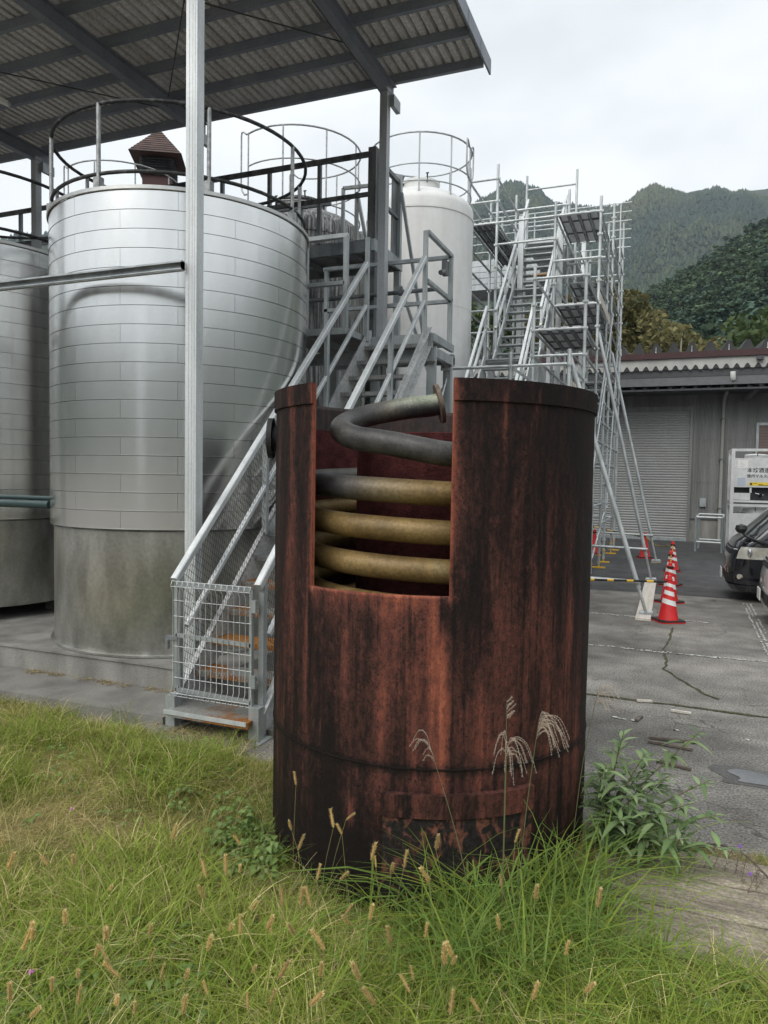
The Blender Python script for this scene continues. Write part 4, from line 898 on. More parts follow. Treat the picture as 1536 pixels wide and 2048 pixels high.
def coil_material():
    m = bpy.data.materials.new('aged_copper_coil'); m.use_nodes = True; t = m.node_tree; bs = t.nodes['Principled BSDF']; N = lambda k: t.nodes.new(k); K = t.links.new
    co = N('ShaderNodeTexCoord')
    def nz3(s, d=6):
        n = N('ShaderNodeTexNoise'); n.inputs['Scale'].default_value = s; n.inputs['Detail'].default_value = d; K(co.outputs['Object'], n.inputs['Vector']); return n.outputs[0]
    def ramp(src, *st):
        r = N('ShaderNodeValToRGB'); e = r.color_ramp.elements; e[0].position, e[0].color = st[0][0], (*st[0][1], 1); e[1].position, e[1].color = st[-1][0], (*st[-1][1], 1)
        for p_, c_ in st[1:-1]: x = e.new(p_); x.color = (*c_, 1)
        K(src, r.inputs[0]); return r.outputs[0]
    n1 = nz3(5.5, 8); n2 = nz3(60, 4)
    br = ramp(n1, (.28, (.12, .078, .030)), (.47, (.20, .132, .048)), (.60, (.25, .168, .063)), (.76, (.23, .185, .09)))
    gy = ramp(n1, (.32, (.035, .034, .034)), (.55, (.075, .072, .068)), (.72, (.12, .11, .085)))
    gn = ramp(n1, (.3, (.20, .225, .16)), (.7, (.38, .41, .31)))
    def mix(f, a, c):
        mx = N('ShaderNodeMix'); mx.data_type = 'RGBA'
        if isinstance(f, float): mx.inputs[0].default_value = f
        else: K(f, mx.inputs[0])
        K(a, mx.inputs[6]); K(c, mx.inputs[7]); return mx.outputs[2]
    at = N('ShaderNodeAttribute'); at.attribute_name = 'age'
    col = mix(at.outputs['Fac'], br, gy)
    ag = N('ShaderNodeAttribute'); ag.attribute_name = 'patina'; gm = N('ShaderNodeNewGeometry'); sx = N('ShaderNodeSeparateXYZ'); K(gm.outputs['Normal'], sx.inputs[0])
    mr = N('ShaderNodeMapRange'); mr.inputs[1].default_value = -.25; mr.inputs[2].default_value = .55; K(sx.outputs['Z'], mr.inputs[0])
    ad = N('ShaderNodeMath'); ad.operation = 'MULTIPLY'; K(mr.outputs[0], ad.inputs[0]); K(ag.outputs['Fac'], ad.inputs[1]); col = mix(ad.outputs[0], col, gn)
    mr2 = N('ShaderNodeMapRange'); mr2.inputs[1].default_value = .35; mr2.inputs[2].default_value = .65; mr2.inputs[3].default_value = .78; mr2.inputs[4].default_value = 1.2; K(n2, mr2.inputs[0])
    mx = N('ShaderNodeMix'); mx.data_type = 'RGBA'; mx.blend_type = 'MULTIPLY'; mx.inputs[0].default_value = 1; K(col, mx.inputs[6]); K(mr2.outputs[0], mx.inputs[7]); K(mx.outputs[2], bs.inputs['Base Color'])
    bs.inputs['Roughness'].default_value = .5; bs.inputs['Metallic'].default_value = .25; bp = N('ShaderNodeBump'); bp.inputs['Strength'].default_value = .12; bp.inputs['Distance'].default_value = .01; K(n2, bp.inputs['Height']); K(bp.outputs[0], bs.inputs['Normal'])
    return m
coilm = coil_material()
coil = obj('coil', b, coilm, tub)
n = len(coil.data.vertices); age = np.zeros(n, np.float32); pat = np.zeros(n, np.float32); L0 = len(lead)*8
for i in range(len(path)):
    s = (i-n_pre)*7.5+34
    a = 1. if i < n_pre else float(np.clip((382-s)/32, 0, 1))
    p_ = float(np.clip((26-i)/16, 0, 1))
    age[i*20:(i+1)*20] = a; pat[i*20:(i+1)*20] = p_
age[len(path)*20:len(path)*20+20] = 1
for nm, ar in (('age', age), ('patina', pat)): at = coil.data.attributes.new(nm, 'FLOAT', 'POINT'); at.data.foreach_set('value', ar)
e0, e1 = path[0], path[1]; dd = (e0-e1).normalized()
b = MB(); b.path([e0-dd*.006, e0+dd*.018], .118, 30); 
flm = mat('flange_rust', (.09, .06, .045), .7, .2, col2=(.17, .13, .10), scale=15, fine=(40, .3))
fl = obj('flange', b, flm, coil)
b = MB(); b.path([e0+dd*.0185, e0+dd*.0200], .055, 24); obj('pipe_bore', b, blackrub, coil)
xx = dd.cross(Vector((0, 0, 1))).normalized(); yy = xx.cross(dd)
for k in range(8):
    a = 2*PI*k/8+.2; c = e0+(xx*math.cos(a)+yy*math.sin(a))*.093; b = MB(); b.tube(c+dd*.0186, c+dd*.0196, .010, 8); obj('bolt_hole', b, blackrub, fl)
for s in (392, 560):
    q = helix(s); q2 = helix(s+1); t_ = (q2-q).normalized(); b = MB(); b.path([q-t_*.006, q, q+t_*.006], [PRad, PRad+.003, PRad], 20); obj('pipe_joint', b, coilm, coil)

# ------------------------------------------------------------------ scaffolding
K_ = .945
UC = [u*K_ for u in (-4.66, -3.99, -2.64, -1.65)]; RW = [v*K_ for v in (12.4, 14.5, 16.87, 19.0, 20.35, 22.9, 24.1)]
zk = lambda z: 2.1+(z-2.1)*K_
LV = lambda n: 8.717-.478*n
sc = thing('scaffold', (UC[2], RW[3], 0), 'tall scaffolding of galvanised tubes and plank decks around the new stair', 'scaffolding')
TOP = {(0, 2): 4.29, (0, 3): 4.29, (1, 2): 6.29, (1, 3): 6.29, (2, 0): 9.43, (2, 1): 9.43, (2, 2): 8.41, (2, 3): 8.41, (3, 0): 9.44, (3, 1): 9.49, (3, 2): 9.46, (3, 3): 8.5, (4, 0): 9.47, (4, 1): 10.5, (4, 2): 10.5, (4, 3): 9.47, (5, 2): 9.1, (5, 3): 9.65, (6, 2): 9.4, (6, 3): 10.2}
TUBE = .031
def standard(r_, c_):
    u, v = UC[c_], RW[r_]; zt_ = zk(TOP[(r_, c_)]); b = MB(); b.tube((u, v, .10), (u, v, zt_), TUBE, 8)
    n = 0
    while LV(n) > .3:
        if LV(n) < zt_-.1:
            z = LV(n); b.tube((u, v, z-.035), (u, v, z+.03), TUBE+.010, 8); b.box((u-.055, v-.018, z-.02), (u+.055, v+.018, z+.018)); b.box((u-.018, v-.055, z-.02), (u+.018, v+.055, z+.018))
        n += 1
    o = obj('standard', b, tubegalv, sc)
    b = MB(); b.tube((u, v, .02), (u, v, .34), .017, 8); b.tube((u, v, .30), (u, v, .325), .045, 8); b.box((u-.15, v-.06, .004), (u+.15, v+.06, .03)); obj('jack_base', b, yellow, o)
for k in TOP: standard(*k)
ntop = lambda r_, c_: zk(TOP[(r_, c_)])
def ledger(p, q, par=sc, m=tubegalv, r=.026): b = MB(); b.tube(p, q, r, 8); return obj('ledger', b, m, par)
def lu(r_, a, b_, n): ledger((UC[a]+.03, RW[r_], LV(n)), (UC[b_]-.03, RW[r_], LV(n)))
def lv(c_, a, b_, n): ledger((UC[c_], RW[a]+.03, LV(n)), (UC[c_], RW[b_]-.03, LV(n)))
for r_, a, b_, n in ((2, 0, 1, 0), (2, 0, 1, 1), (2, 0, 1, 2), (2, 1, 2, 2), (2, 2, 3, 2), (2, 1, 2, 3), (2, 2, 3, 4), (2, 2, 3, 6), (2, 0, 1, 6), (2, 0, 1, 7), (2, 2, 3, 8), (2, 2, 3, 10), (2, 2, 3, 12), (2, 2, 3, 14), (2, 0, 1, 10), (1, 2, 3, 6), (1, 2, 3, 8), (1, 2, 3, 9), (1, 2, 3, 11), (1, 2, 3, 14), (0, 2, 3, 10), (0, 2, 3, 12), (0, 2, 3, 15),
                 (3, 1, 2, 0), (3, 0, 1, 0), (3, 1, 2, 2), (3, 2, 3, 3), (3, 2, 3, 5), (3, 2, 3, 7), (3, 2, 3, 10), (3, 2, 3, 13), (4, 1, 2, -2), (4, 1, 2, 0), (4, 2, 3, 2), (4, 2, 3, 4), (4, 2, 3, 6), (4, 2, 3, 9), (4, 2, 3, 12), (4, 2, 3, 15), (5, 2, 3, 2), (5, 2, 3, 4), (5, 2, 3, 7), (5, 2, 3, 10), (5, 2, 3, 13), (5, 2, 3, 16), (6, 2, 3, 1), (6, 2, 3, 4), (6, 2, 3, 8), (6, 2, 3, 12)): lu(r_, a, b_, n)
for c_, a, b_, ns in ((3, 2, 3, (5, 7, 9, 11, 13)), (3, 3, 4, (5, 8, 10, 12, 14)), (3, 4, 5, (3, 5, 7, 8, 10, 12)), (2, 2, 3, (5, 7, 9)), (2, 3, 4, (3, 5, 7, 10)), (1, 2, 3, (3, 5, 6, 8)), (0, 2, 3, (3, 4, 5, 7, 8)), (2, 4, 5, (1, 3, 5, 6, 8))):
    for n in ns: lv(c_, a, b_, n)
ledger((UC[2]-.03, RW[0], LV(10)), (UC[2]-1.1, RW[0], LV(10)))
for c_, a, b_, ns in ((0, 2, 3, (0, 1, 2, 6, 10)), (1, 2, 3, (0, 1, 2, 4, 7, 10)), (0, 3, 4, (0, 2, 5)), (1, 3, 4, (0, 1, 2, 4, 8)), (3, 0, 1, (10, 12, 15)), (2, 0, 1, (10, 12)), (3, 1, 2, (6, 8, 9, 11, 13, 15)), (2, 1, 2, (6, 8, 9, 11)), (3, 2, 3, (2, 3, 4, 6, 8, 10, 12, 15)), (2, 2, 3, (2, 3, 4, 6, 8, 10)), (3, 3, 4, (2, 3, 4, 6, 7, 9, 11, 13, 16)), (2, 3, 4, (2, 4, 6, 8)), (3, 4, 5, (1, 2, 4, 6, 9, 11, 13, 16)), (2, 4, 5, (2, 4, 7, 10)), (3, 5, 6, (0, 1, 3, 6, 9, 12, 15)), (2, 5, 6, (1, 4, 8))):
    for n in ns: lv(c_, a, b_, n)
plank_u = mat('scaffold_plank', (.74, .75, .75), .55, .0, col2=(.82, .83, .83), scale=6, fine=(40, .15))
def deck(a, b_, ra, rb_, n, k=4):
    w = (UC[b_]-UC[a]-.10)/k; z = LV(n)+.03
    for i in range(k):
        u0 = UC[a]+.05+i*w; b = MB(); b.box((u0+.03, RW[ra], z), (u0+w-.03, RW[rb_], z+.012)); pk = obj('plank', b, plank_u, sc)
        b = MB()
        for e in range(2): uu = u0+.02+e*(w-.04); b.box((uu-.012, RW[ra]+.02, z-.045), (uu+.012, RW[rb_]-.02, z-.001))
        for v in np.arange(RW[ra]+.5, RW[rb_], .8): b.box((u0+.03, v-.012, z-.03), (u0+w-.03, v+.012, z-.002))
        obj('plank_rib', b, galv_d, pk)
for a in ((2, 3, 2, 3, 2), (2, 3, 3, 5, 4), (2, 3, 2, 4, 6), (2, 3, 1, 2, 8), (0, 1, 2, 3, 2), (0, 1, 3, 4, 2), (2, 3, 5, 6, 8), (2, 3, 0, 1, 11)): deck(*a)
b = MB(); b.box((UC[3]+.03, RW[0]+.02, LV(11)), (UC[3]+.045, RW[2]-.02, LV(11)+.22)); obj('toe_board', b, woodlight, sc)
b = MB(); b.box((UC[3]+.03, RW[2]+.02, LV(6)+.02), (UC[3]+.045, RW[3]+.4, LV(6)+.22)); obj('toe_board', b, woodlight, sc)
# raking braces standing on boards
for fu, fv, tu, tz in ((-.30, 11.86, UC[3], 4.05), (-.33, 16.05, UC[3]+.02, 5.25), (-.30, 19.9, UC[3], 5.45)):
    p = Vector((fu, fv, .06)); q = Vector((tu, fv-.05, tz)); k = p.lerp(q, .10); b = MB(); b.tube(k, q, .038, 10).tube(p, k, .024, 8); b.tube(k-(q-p).normalized()*.03, k, .038, 8); br = obj('raking_brace', b, tubegalv, sc)
    b = MB(); b.tube((fu-.10, fv, .055), (fu+.10, fv+.02, .062), .03, 8); b.box((fu-.09, fv-.06, .038), (fu+.09, fv+.06, .052)); obj('brace_foot', b, galv, br)
    t_ = .12; s = p.lerp(q, t_); ledger((s.x+.06, fv-.06, s.z), (UC[3]-.1, fv-.06, s.z+.02), sc, tubegalv, .030)
for p, q in (((UC[3], RW[2]+.3, .4), (UC[3], RW[4]-.2, 1.3)), ((UC[3]+.04, RW[4], 1.4), (UC[3]+.03, RW[5], 6.2)), ((UC[3]+.05, RW[2], 3.3), (UC[3]+.05, RW[4], 6.3)), ((UC[3]+.05, RW[1], .8), (UC[3]+.05, RW[3], 4.7))):
    b = MB(); b.tube(p, q, .020, 8); obj('diagonal_brace', b, tubegalv, sc)
for nm, pts, lab in (('timber_board', (-.44, 11.45, -.22, 16.15), 'long pale wooden board lying under the scaffold brace feet'), ('timber_board', (-.42, 19.55, -.18, 20.3), 'short grey board under the farthest scaffold brace foot')):
    b = MB(); b.box((pts[0], pts[1], .0045), (pts[2], pts[3], .038)); tag(obj(nm, b, woodlight if pts[1] < 15 else wood, None, (pts[0], pts[1], 0)), lab, 'board', 'boards under the braces')

# ------------------------------------------------------------------ new galvanised stair inside the scaffold
ns = thing('new_stair', (-3.1, 14.5, 0), 'bright new galvanised stair with landings inside the scaffolding', 'staircase')
A0, A1 = -3.56, -2.62
def flight(v0, z0, v1, z1):
    sl = (z1-z0)/(v1-v0)
    for u in (A0, A1):
        b = MB(); b.beam((u, v0, z0-.02), (u, v1, z1-.02), .03, .24); obj('stringer', b, galv_l, ns)
        for h in (1.0, .62):
            b = MB(); b.beam((u, v0+.1, z0+h+.1*sl), (u, v1+.05, z1+h+.05*sl), .05, .05); obj('handrail', b, galv_l, ns)
        n = 4
        for i in range(n+1):
            v = v0+.15+(v1-v0-.2)*i/n; z = z0+(v-v0)*sl; b = MB(); b.beam((u, v, z), (u, v, z+1.0), .045, .045, up=(0, 1, 0)); obj('rail_post', b, galv_l, ns)
    k = int((z1-z0)/.21); tm = MB(); tm.box((A0+.02, 0, -.028), (A1-.02, .22, 0)); me = tm.mesh('tread', galv, (-3.1, 0, 0))
    for i in range(1, k+1): inst('tread', me, ns, (0, v0+(v1-v0)*i/k-.05-14.5, z0+(z1-z0)*i/k))
flight(10.3, 0.0, 14.3, 4.50); flight(15.05, 4.55, 18.35, 8.05)
b = MB(); b.box((A0-.03, 14.3, 4.44), (A1+.03, 15.05, 4.50)); obj('landing', b, galv_l, ns)
b = MB(); b.box((A0-.05, 18.3, 7.98), (A1+.05, 22.2, 8.05)); obj('landing', b, galv_l, ns)
for u, v, z in ((onY(1122, 432, 17.0).x, 17.0, onY(1122, 432, 17.0).z), (onY(1043, 432, 17.0).x, 17.0, onY(1043, 432, 17.0).z), (A1+.07, 15.1, 4.5), (A0-.07, 15.1, 4.5), (A1+.07, 14.3, 4.5), (A0-.07, 14.3, 4.5), (A1, 22.1, 9.1), (A0, 22.1, 9.1)):
    b = MB(); b.channel((u, v, 0), (u, v, z), .12, .10, .01, (1, 0, 0), (0, 1, 0)); b.box((u-.1, v-.05, 0), (u+.1, v+.15, .015)); obj('column', b, galv_l, ns)
for i in range(5):
    b = MB(); z = 7.55+i*.17; b.box((-8.5, 20.6, z), (A0-.05, 20.63+.02*(i % 2), z+.155)); obj('bridge_side_panel', b, galv, ns)
b = MB(); b.box((-8.5, 20.63, 7.6), (A0-.05, 22.1, 8.05)); obj('bridge_deck', b, galv, ns)
for i in range(6):
    b = MB(); z = 8.38+i*.235; b.tube((-8.5, 20.62, z), (A1+1.4, 20.62, z), .014, 6); obj('bridge_rail', b, galv_l, ns)
for u in np.arange(-8.4, A1+1.4, 1.15):
    b = MB(); b.tube((u, 20.62, 8.0), (u, 20.62, 9.56), .018, 6); obj('bridge_post', b, galv_l, ns)
for x, v, z in ((-3.3, 12.4, 2.42), (-3.1, 14.6, 4.50), (-3.0, 17.1, 6.85)):
    b = MB(); b.box((x-.18, v-.05, z+.002), (x+.18, v+.06, z+.035)); tag(obj('wood_offcut', b, mat('orange_timber', (.50, .30, .14), .7), None, (x, v, z)), 'small orange timber block lying %s the new galvanised stair' % {2.42: 'low on', 4.50: 'half way up', 6.85: 'high on'}[z], 'timber', 'timber blocks on the new stair')
# ------------------------------------------------------------------ traffic cones and barriers
def cone(loc, rz, label, bands=True, blackbands=False):
    t = thing('traffic_cone', loc, label, 'traffic cone', 'red traffic cones beside the scaffold'); x, y, z = loc
    b = MB(); b.lathe((x, y, .0), [(.150, .035), (.142, .06), (.038, .60), (.036, .625), (.048, .63), (.048, .645), (.034, .655), (.036, .675), (.026, .70), (.0, .705)], 28); body = obj('body', b, red, t)
    rr = lambda zz: .142+(.038-.142)*(zz-.06)/.54
    if bands:
        for z0, z1 in ((.26, .335), (.40, .465), (.53, .58)):
            b = MB(); n = 28; vs = []
            for i in range(n):
                a = 2*PI*i/n; sk = -.28*math.cos(a-.4)
                for zz in (z0, z1): q = zz+sk*rr(zz); vs.append((x+(rr(q)+.002)*math.cos(a), y+(rr(q)+.002)*math.sin(a), q))
            b.add(vs, [(2*i, 2*((i+1) % n), 2*((i+1) % n)+1, 2*i+1) for i in range(n)], True); obj('reflective_band', b, white, body)
    b = MB(); h = .19; ca, sa = math.cos(rz), math.sin(rz); q = lambda a, c: (x+a*ca-c*sa, y+a*sa+c*ca)
    for h_, z0, z1, m_ in ((.195, .004, .018, red), (.19, .018, .04, blackrub)):
        bb = MB(); cc = .03; ring = [(h_-cc, -h_), (h_, -h_+cc), (h_, h_-cc), (h_-cc, h_), (-h_+cc, h_), (-h_, h_-cc), (-h_, -h_+cc), (-h_+cc, -h_)]
        bb.add([(*q(*p), z0) for p in ring]+[(*q(*p), z1) for p in ring], [(i, (i+1) % 8, 8+(i+1) % 8, 8+i) for i in range(8)]+[tuple(range(7, -1, -1)), tuple(range(8, 16))]); obj('base', bb, m_, t)
    if blackbands:
        b = MB(); b.lathe((x, y, 0), [(.052, .60), (.055, .61), (.055, .635), (.048, .64)], 20); obj('collar', b, blackrub, body)
    return t
C_ = [onZ(x, y) for x, y in ((1336, 1243), (1338, 1205), (1340, 1171), (1344, 1142), (1289, 1116), (1188, 1107))]
labs = ['nearest red traffic cone with three slanted white bands', 'second red traffic cone, half hidden behind the nearest cone', 'third traffic cone in the row behind the nearest one', 'farthest red cone of the close row, with a round knob on top', 'plain red traffic cone without white bands behind the raking braces', 'red traffic cone partly hidden at the edge of the rusted tub']
for i, p in enumerate(C_): cone((p.x, p.y, 0), .5+.35*i, labs[i], bands=i < 4, blackbands=i != 0)
def striped(name, pts, r, seg, label, chain=False):
    t = thing(name, tuple(pts[0]), label, 'barrier bar'); P = catmull(pts, 24) if len(pts) > 2 else [Vector(pts[0]).lerp(Vector(pts[1]), i/80) for i in range(81)]
    bb, yy = MB(), MB(); acc = 0; cur = []; lst = P[0]; k = 0; parts = []
    seglist = []; cur = [P[0]]
    for p in P[1:]:
        cur.append(p); acc += (p-lst).length; lst = p
        if acc >= seg[k % 2]: seglist.append((k % 2, cur)); cur = [p]; acc = 0; k += 1
    if len(cur) > 1: seglist.append((k % 2, cur))
    for kk, c in seglist: b = MB(); b.path(c, r if kk == 0 else r*1.04, 8); obj('black_section' if kk == 0 else 'yellow_section', b, blackrub if kk == 0 else yellow, t)
    return t
c1, c4, c5 = C_[0], C_[3], C_[4]
striped('barrier_bar', [(c1.x-.03, c1.y, .60), (c1.x-1.95, c1.y+.05, .52)], .018, (.19, .095), 'black and yellow barrier bar resting on the nearest traffic cone')
striped('barrier_rope', [(c5.x, c5.y, .57), (c5.x-.7, c5.y+.15, .66), (c5.x-1.5, c5.y+.3, .80)], .014, (.2, .12), 'black and yellow bar from the plain red cone towards the scaffold')
striped('barrier_rope', [(c5.x, c5.y, .58), ((c4.x+c5.x)/2, (c4.y+c5.y)/2, .47), (c4.x, c4.y, .60)], .013, (.09, .06), 'sagging striped rope between the plain red cone and the banded row')
for i in (1, 2):
    p, q = C_[i], C_[i+1]; striped('barrier_rope', [(p.x, p.y, .62), ((p.x+q.x)/2, (p.y+q.y)/2, .42), (q.x, q.y, .62)], .012, (.045, .05), ('striped rope hanging between the second and third cone', 'striped rope hanging between the third and farthest cone')[i-1])

# ------------------------------------------------------------------ vans
def van(name, u0, v0, paint, label):
    """one-box van, nose towards -u; near flank at v0; 4.7 x 1.7 x 1.98 m"""
    t = thing(name, (u0+2.3, v0+.85, 0), label, 'van', 'vans parked in the yard'); Wd = 1.69
    ZS = [.20, .28, .40, .55, .74, .92, 1.06, 1.16, 1.5, 1.8, 1.90, 1.955, 1.985]; XN = [.10, .045, .012, .0, .02, .065, .14, .27, .61, .88, 1.02, 1.25, 1.7]; HW = [.80, .825, .842, .845, .845, .843, .84, .835, .795, .745, .70, .62, .45]
    def surf(s_, z, o=0.):
        """body surface: s_ 0..1 runs round the nose from the middle to the flank, 1..2 along the flank; negative is the far half"""
        xn = float(np.interp(z, ZS, XN)); w = float(np.interp(z, ZS, HW))+o; sg = -1 if s_ >= 0 else 1; q = abs(s_)
        if q <= 1: ph = q*PI/2; y = w*math.sin(ph)**.50; x = xn-o+.46*(1-math.cos(ph)**.50)
        else: y = w; x = xn-o+.46+(4.62-xn-.46)*(q-1)
        return (u0+x, v0+Wd/2+sg*y, z)
    def skin(s0, s1, z0, z1, o, n=10, k=6, sm=True):
        b = MB(); vs = [surf(s0+(s1-s0)*i/n, z0+(z1-z0)*j/k, o) for i in range(n+1) for j in range(k+1)]
        b.add(vs, [(i*(k+1)+j, i*(k+1)+j+1, (i+1)*(k+1)+j+1, (i+1)*(k+1)+j) for i in range(n) for j in range(k)], sm); return b
    b = MB(); SS = list(np.linspace(0, 1, 19))+[1.15, 1.4, 1.7, 2.0]; SS = [-x for x in SS[::-1]]+SS[1:]; zz = [.20, .24, .28, .34, .40, .48, .55, .65, .74, .83, .92, 1.0, 1.06, 1.11, 1.16, 1.3, 1.4, 1.5, 1.65, 1.8, 1.86, 1.90, 1.93, 1.955, 1.975, 1.985]
    vs = [surf(q, z) for q in SS for z in zz]; k = len(zz); n = len(SS)
    b.add(vs, [(i*k+j, i*k+j+1, (i+1)*k+j+1, (i+1)*k+j) for i in range(n-1) for j in range(k-1)], True)
    b.add([vs[i*k+k-1] for i in range(n)], [tuple(range(n))]); b.add([vs[i*k] for i in range(n)], [tuple(range(n-1, -1, -1))]); b.add([vs[j] for j in range(k)]+[vs[(n-1)*k+j] for j in range(k)], [(j, j+1, k+j+1, k+j) for j in range(k-1)]); body = obj('body', b, paint, t)
    obj('windscreen', skin(-.78, .78, 1.19, 1.82, .005, 16), carglass, t)
    for sg in (1, -1):
        obj('side_window', skin(sg*1.10, sg*1.29, 1.18, 1.74, .005, 4), carglass, t); obj('side_window', skin(sg*1.32, sg*1.70, 1.18, 1.74, .005, 4), carglass, t)
        hl = obj('headlight', skin(sg*.66, sg*1.035, .775, .985, .008, 10, 3), lampglass, t)
        c = Vector(surf(sg*.93, .88, .004)); b = MB(); b.lathe(c, [(0, -.07), (.03, -.06), (.045, 0), (.03, .06), (0, .07)], 12); obj('lamp_reflector', b, chrome, hl)
    obj('bumper_lower', skin(-1.06, 1.06, .20, .31, .022, 30, 3), paint, t); obj('grille', skin(-.62, .62, .84, .97, .004, 10, 3), plastic, t); obj('air_intake', skin(-.60, .60, .33, .50, .004, 10, 3), plastic, t)
    for i in range(3): obj('grille_bar', skin(-.60, .60, .86+.035*i, .872+.035*i, .012, 10, 1), chrome if i == 2 else plastic, t)
    b = MB(); b.box((u0-.045, v0+.68, .36), (u0-.032, v0+1.01, .53)); obj('number_plate', b, white, t)
    b = MB(); c = Vector(surf(.80, .46, 0)); b.tube(c+Vector((.03, .03, 0)), c-Vector((.012, .012, 0)), .045, 12); obj('fog_lamp', b, lampglass, t)
    b = MB(); b.box((u0+.62, v0-.006, .30), (u0+4.4, v0+.03, .312)); obj('side_sill', b, plastic, t)
    for x0 in (.66, 1.62, 3.05): b = MB(); b.box((u0+x0-.004, v0-.0035, .30), (u0+x0+.004, v0+.02, 1.1)); obj('door_gap', b, plastic, t)
    b = MB(); b.beam((u0+1.25, v0-.02, .98), (u0+1.42, v0-.02, .98), .03, .03); obj('door_handle', b, paint, t)
    # door mirror and nearside nose mirror
    b = MB(); b.path([(u0+.92, v0+.02, 1.20), (u0+.86, v0-.12, 1.24)], .03, 8); b.lathe((u0+.84, v0-.15, 1.17), [(0, 0), (.05, .01), (.075, .07), (.075, .19), (.05, .25), (0, .26)], 14); obj('door_mirror', b, chrome, t)
    b = MB(); b.path([(u0+.58, v0+.03, 1.06), (u0+.46, v0-.04, 1.10), (u0+.30, v0-.02, 1.17), (u0+.22, v0+.02, 1.25)], [.05, .024, .022, .022], 8); b.lathe((u0+.21, v0+.03, 1.22), [(0, 0), (.07, .02), (.10, .08), (.085, .14), (0, .17)], 16); obj('nose_mirror', b, plastic, t)
    for x0 in (1.08, 3.62):
        for y0 in (.02, Wd-.22):
            b = MB(); c = Vector((u0+x0, v0+y0, .33)); b.path([c+Vector((0, .0, 0)), c+Vector((0, .01, 0)), c+Vector((0, .19, 0)), c+Vector((0, .2, 0))], [.30, .33, .33, .30], 28); wh_ = obj('wheel', b, blackrub, t)
            b = MB(); b.path([c+Vector((0, -.006, 0)), c+Vector((0, .0, 0))], [.17, .2], 24); obj('rim', b, galv, wh_)
    return t
van('parked_van', .955, 13.98, carblack, 'black van parked beyond the cones, nose pointing left')
van('parked_van', onY(1519, 1150, 11.55).x+.10, 11.30, carwhite, 'white van cut off by the right edge of the picture')

# ------------------------------------------------------------------ stacked tote tanks with lettering
def text_mesh(s, size, m, name):
    cu_ = bpy.data.curves.new(name, 'FONT'); cu_.body = s; cu_.size = size; cu_.extrude = .001; cu_.offset = size*.012
    o = bpy.data.objects.new(name, cu_); COL.objects.link(o); dg = bpy.context.evaluated_depsgraph_get(); me = bpy.data.meshes.new_from_object(o.evaluated_get(dg)); bpy.data.objects.remove(o)
    me.materials.clear(); me.materials.append(m); return me
def tote(loc, label, text=False):
    t = thing('steel_tote', loc, label, 'tote tank', 'stacked tote tanks beside the warehouse'); x, y, z = loc; w, d, h = 1.34, 1.2, 1.52
    for a in (0, w-.09):
        for c in (0, d-.09): b = MB(); b.box((x+a, y+c, z), (x+a+.09, y+c+.09, z+h)); obj('corner_post', b, alu, t)
    b = MB(); b.box((x+.091, y, z+h-.07), (x+w-.091, y+.08, z+h)).box((x+.091, y, z+.04), (x+w-.091, y+.06, z+.10)); obj('frame_rail', b, alu, t)
    b = MB(); b.box((x+.005, y+.092, z+h-.07), (x+.08, y+d-.092, z+h)).box((x+.005, y+.092, z+.04), (x+.08, y+d-.092, z+.1)); obj('frame_rail', b, alu, t)
    b = MB(); b.box((x+.06, y+.03, z+.46), (x+w-.06, y+d-.03, z+h-.26)); body = obj('tank_body', b, alu, t)
    b = MB(); b.box((x+.095, y+.03, z+.11), (x+.50, y+.05, z+.30)).box((x+.48, y+.03, z+.31), (x+.53, y+.05, z+.45)).box((x+1.02, y+.03, z+.11), (x+1.07, y+.05, z+.45)); obj('kick_plate', b, alu, t)
    b = MB(); b.box((x+.07, y+.3, z+.0), (x+w-.07, y+d-.05, z+.455)); obj('underframe', b, trimd, t)
    b = MB(); b.tube((x+.75, y+.0, z+.24), (x+.75, y+.3, z+.26), .05, 12); b.tube((x+.62, y+.03, z+.30), (x+.82, y+.03, z+.25), .015, 8); obj('drain_valve', b, chrome, t)
    b = MB(); b.lathe((x+.66, y+.5, z+h-.26), [(.30, 0), (.30, .09), (.27, .12), (0, .14)], 32); lid = obj('lid', b, alu, t)
    b = MB(); b.tube((x+.66, y+.2, z+h-.20), (x+.66, y+.2, z+h-.08), .012, 6); obj('lid_clamp', b, trimd, lid)
    if text:
        f = y+.028
        b = MB(); b.box((x+.16, f-.003, z+.98), (x+.42, f, z+1.21)); pp = obj('paper_notice', b, paper, t)
        for s, px, pz, sz_ in (('本坊酒造(株)', .40, .88, .140), ('信州マルス蒸留所', .40, .735, .100)):
            o = inst('lettering', text_mesh(s, sz_, ink, 'lettering'), body, (x+px-x, f-.002-y, z+pz-z), (PI/2, 0, 0))
        for i in range(4):
            b = MB(); b.box((x+.22, f-.0045, z+1.03+.042*i), (x+.22+(.1, .13, .09, .06)[i], f-.0032, z+1.036+.042*i)); obj('print_line', b, mat_print, pp)
        b = MB(); b.box((x+.17, f-.003, z+.50), (x+.36, f, z+.72)); obj('blue_label', b, labelblue, t)
        b = MB(); b.box((x+.46, f-.003, z+.505), (x+.98, f, z+.60)); yl = obj('yellow_label', b, labelyel, t)
        b = MB(); b.tube((x+.51, f-.0045, z+.552), (x+.51, f-.0032, z+.552), .034, 16); obj('label_symbol', b, ink, yl)
        inst('label_text', text_mesh('!', .05, labelyel, 'label_mark'), yl, (.502, f-.0065-y, .535), (PI/2, 0, 0))
        for i, (a, c) in enumerate(((.57, .66), (.68, .8), (.70, .94))): b = MB(); b.box((x+a, f-.0045, z+.565-.026*i), (x+c, f-.0032, z+.578-.026*i)); obj('print_line', b, ink, yl)
    return t
mat_print = mat('grey_print', (.35, .35, .36), .7)
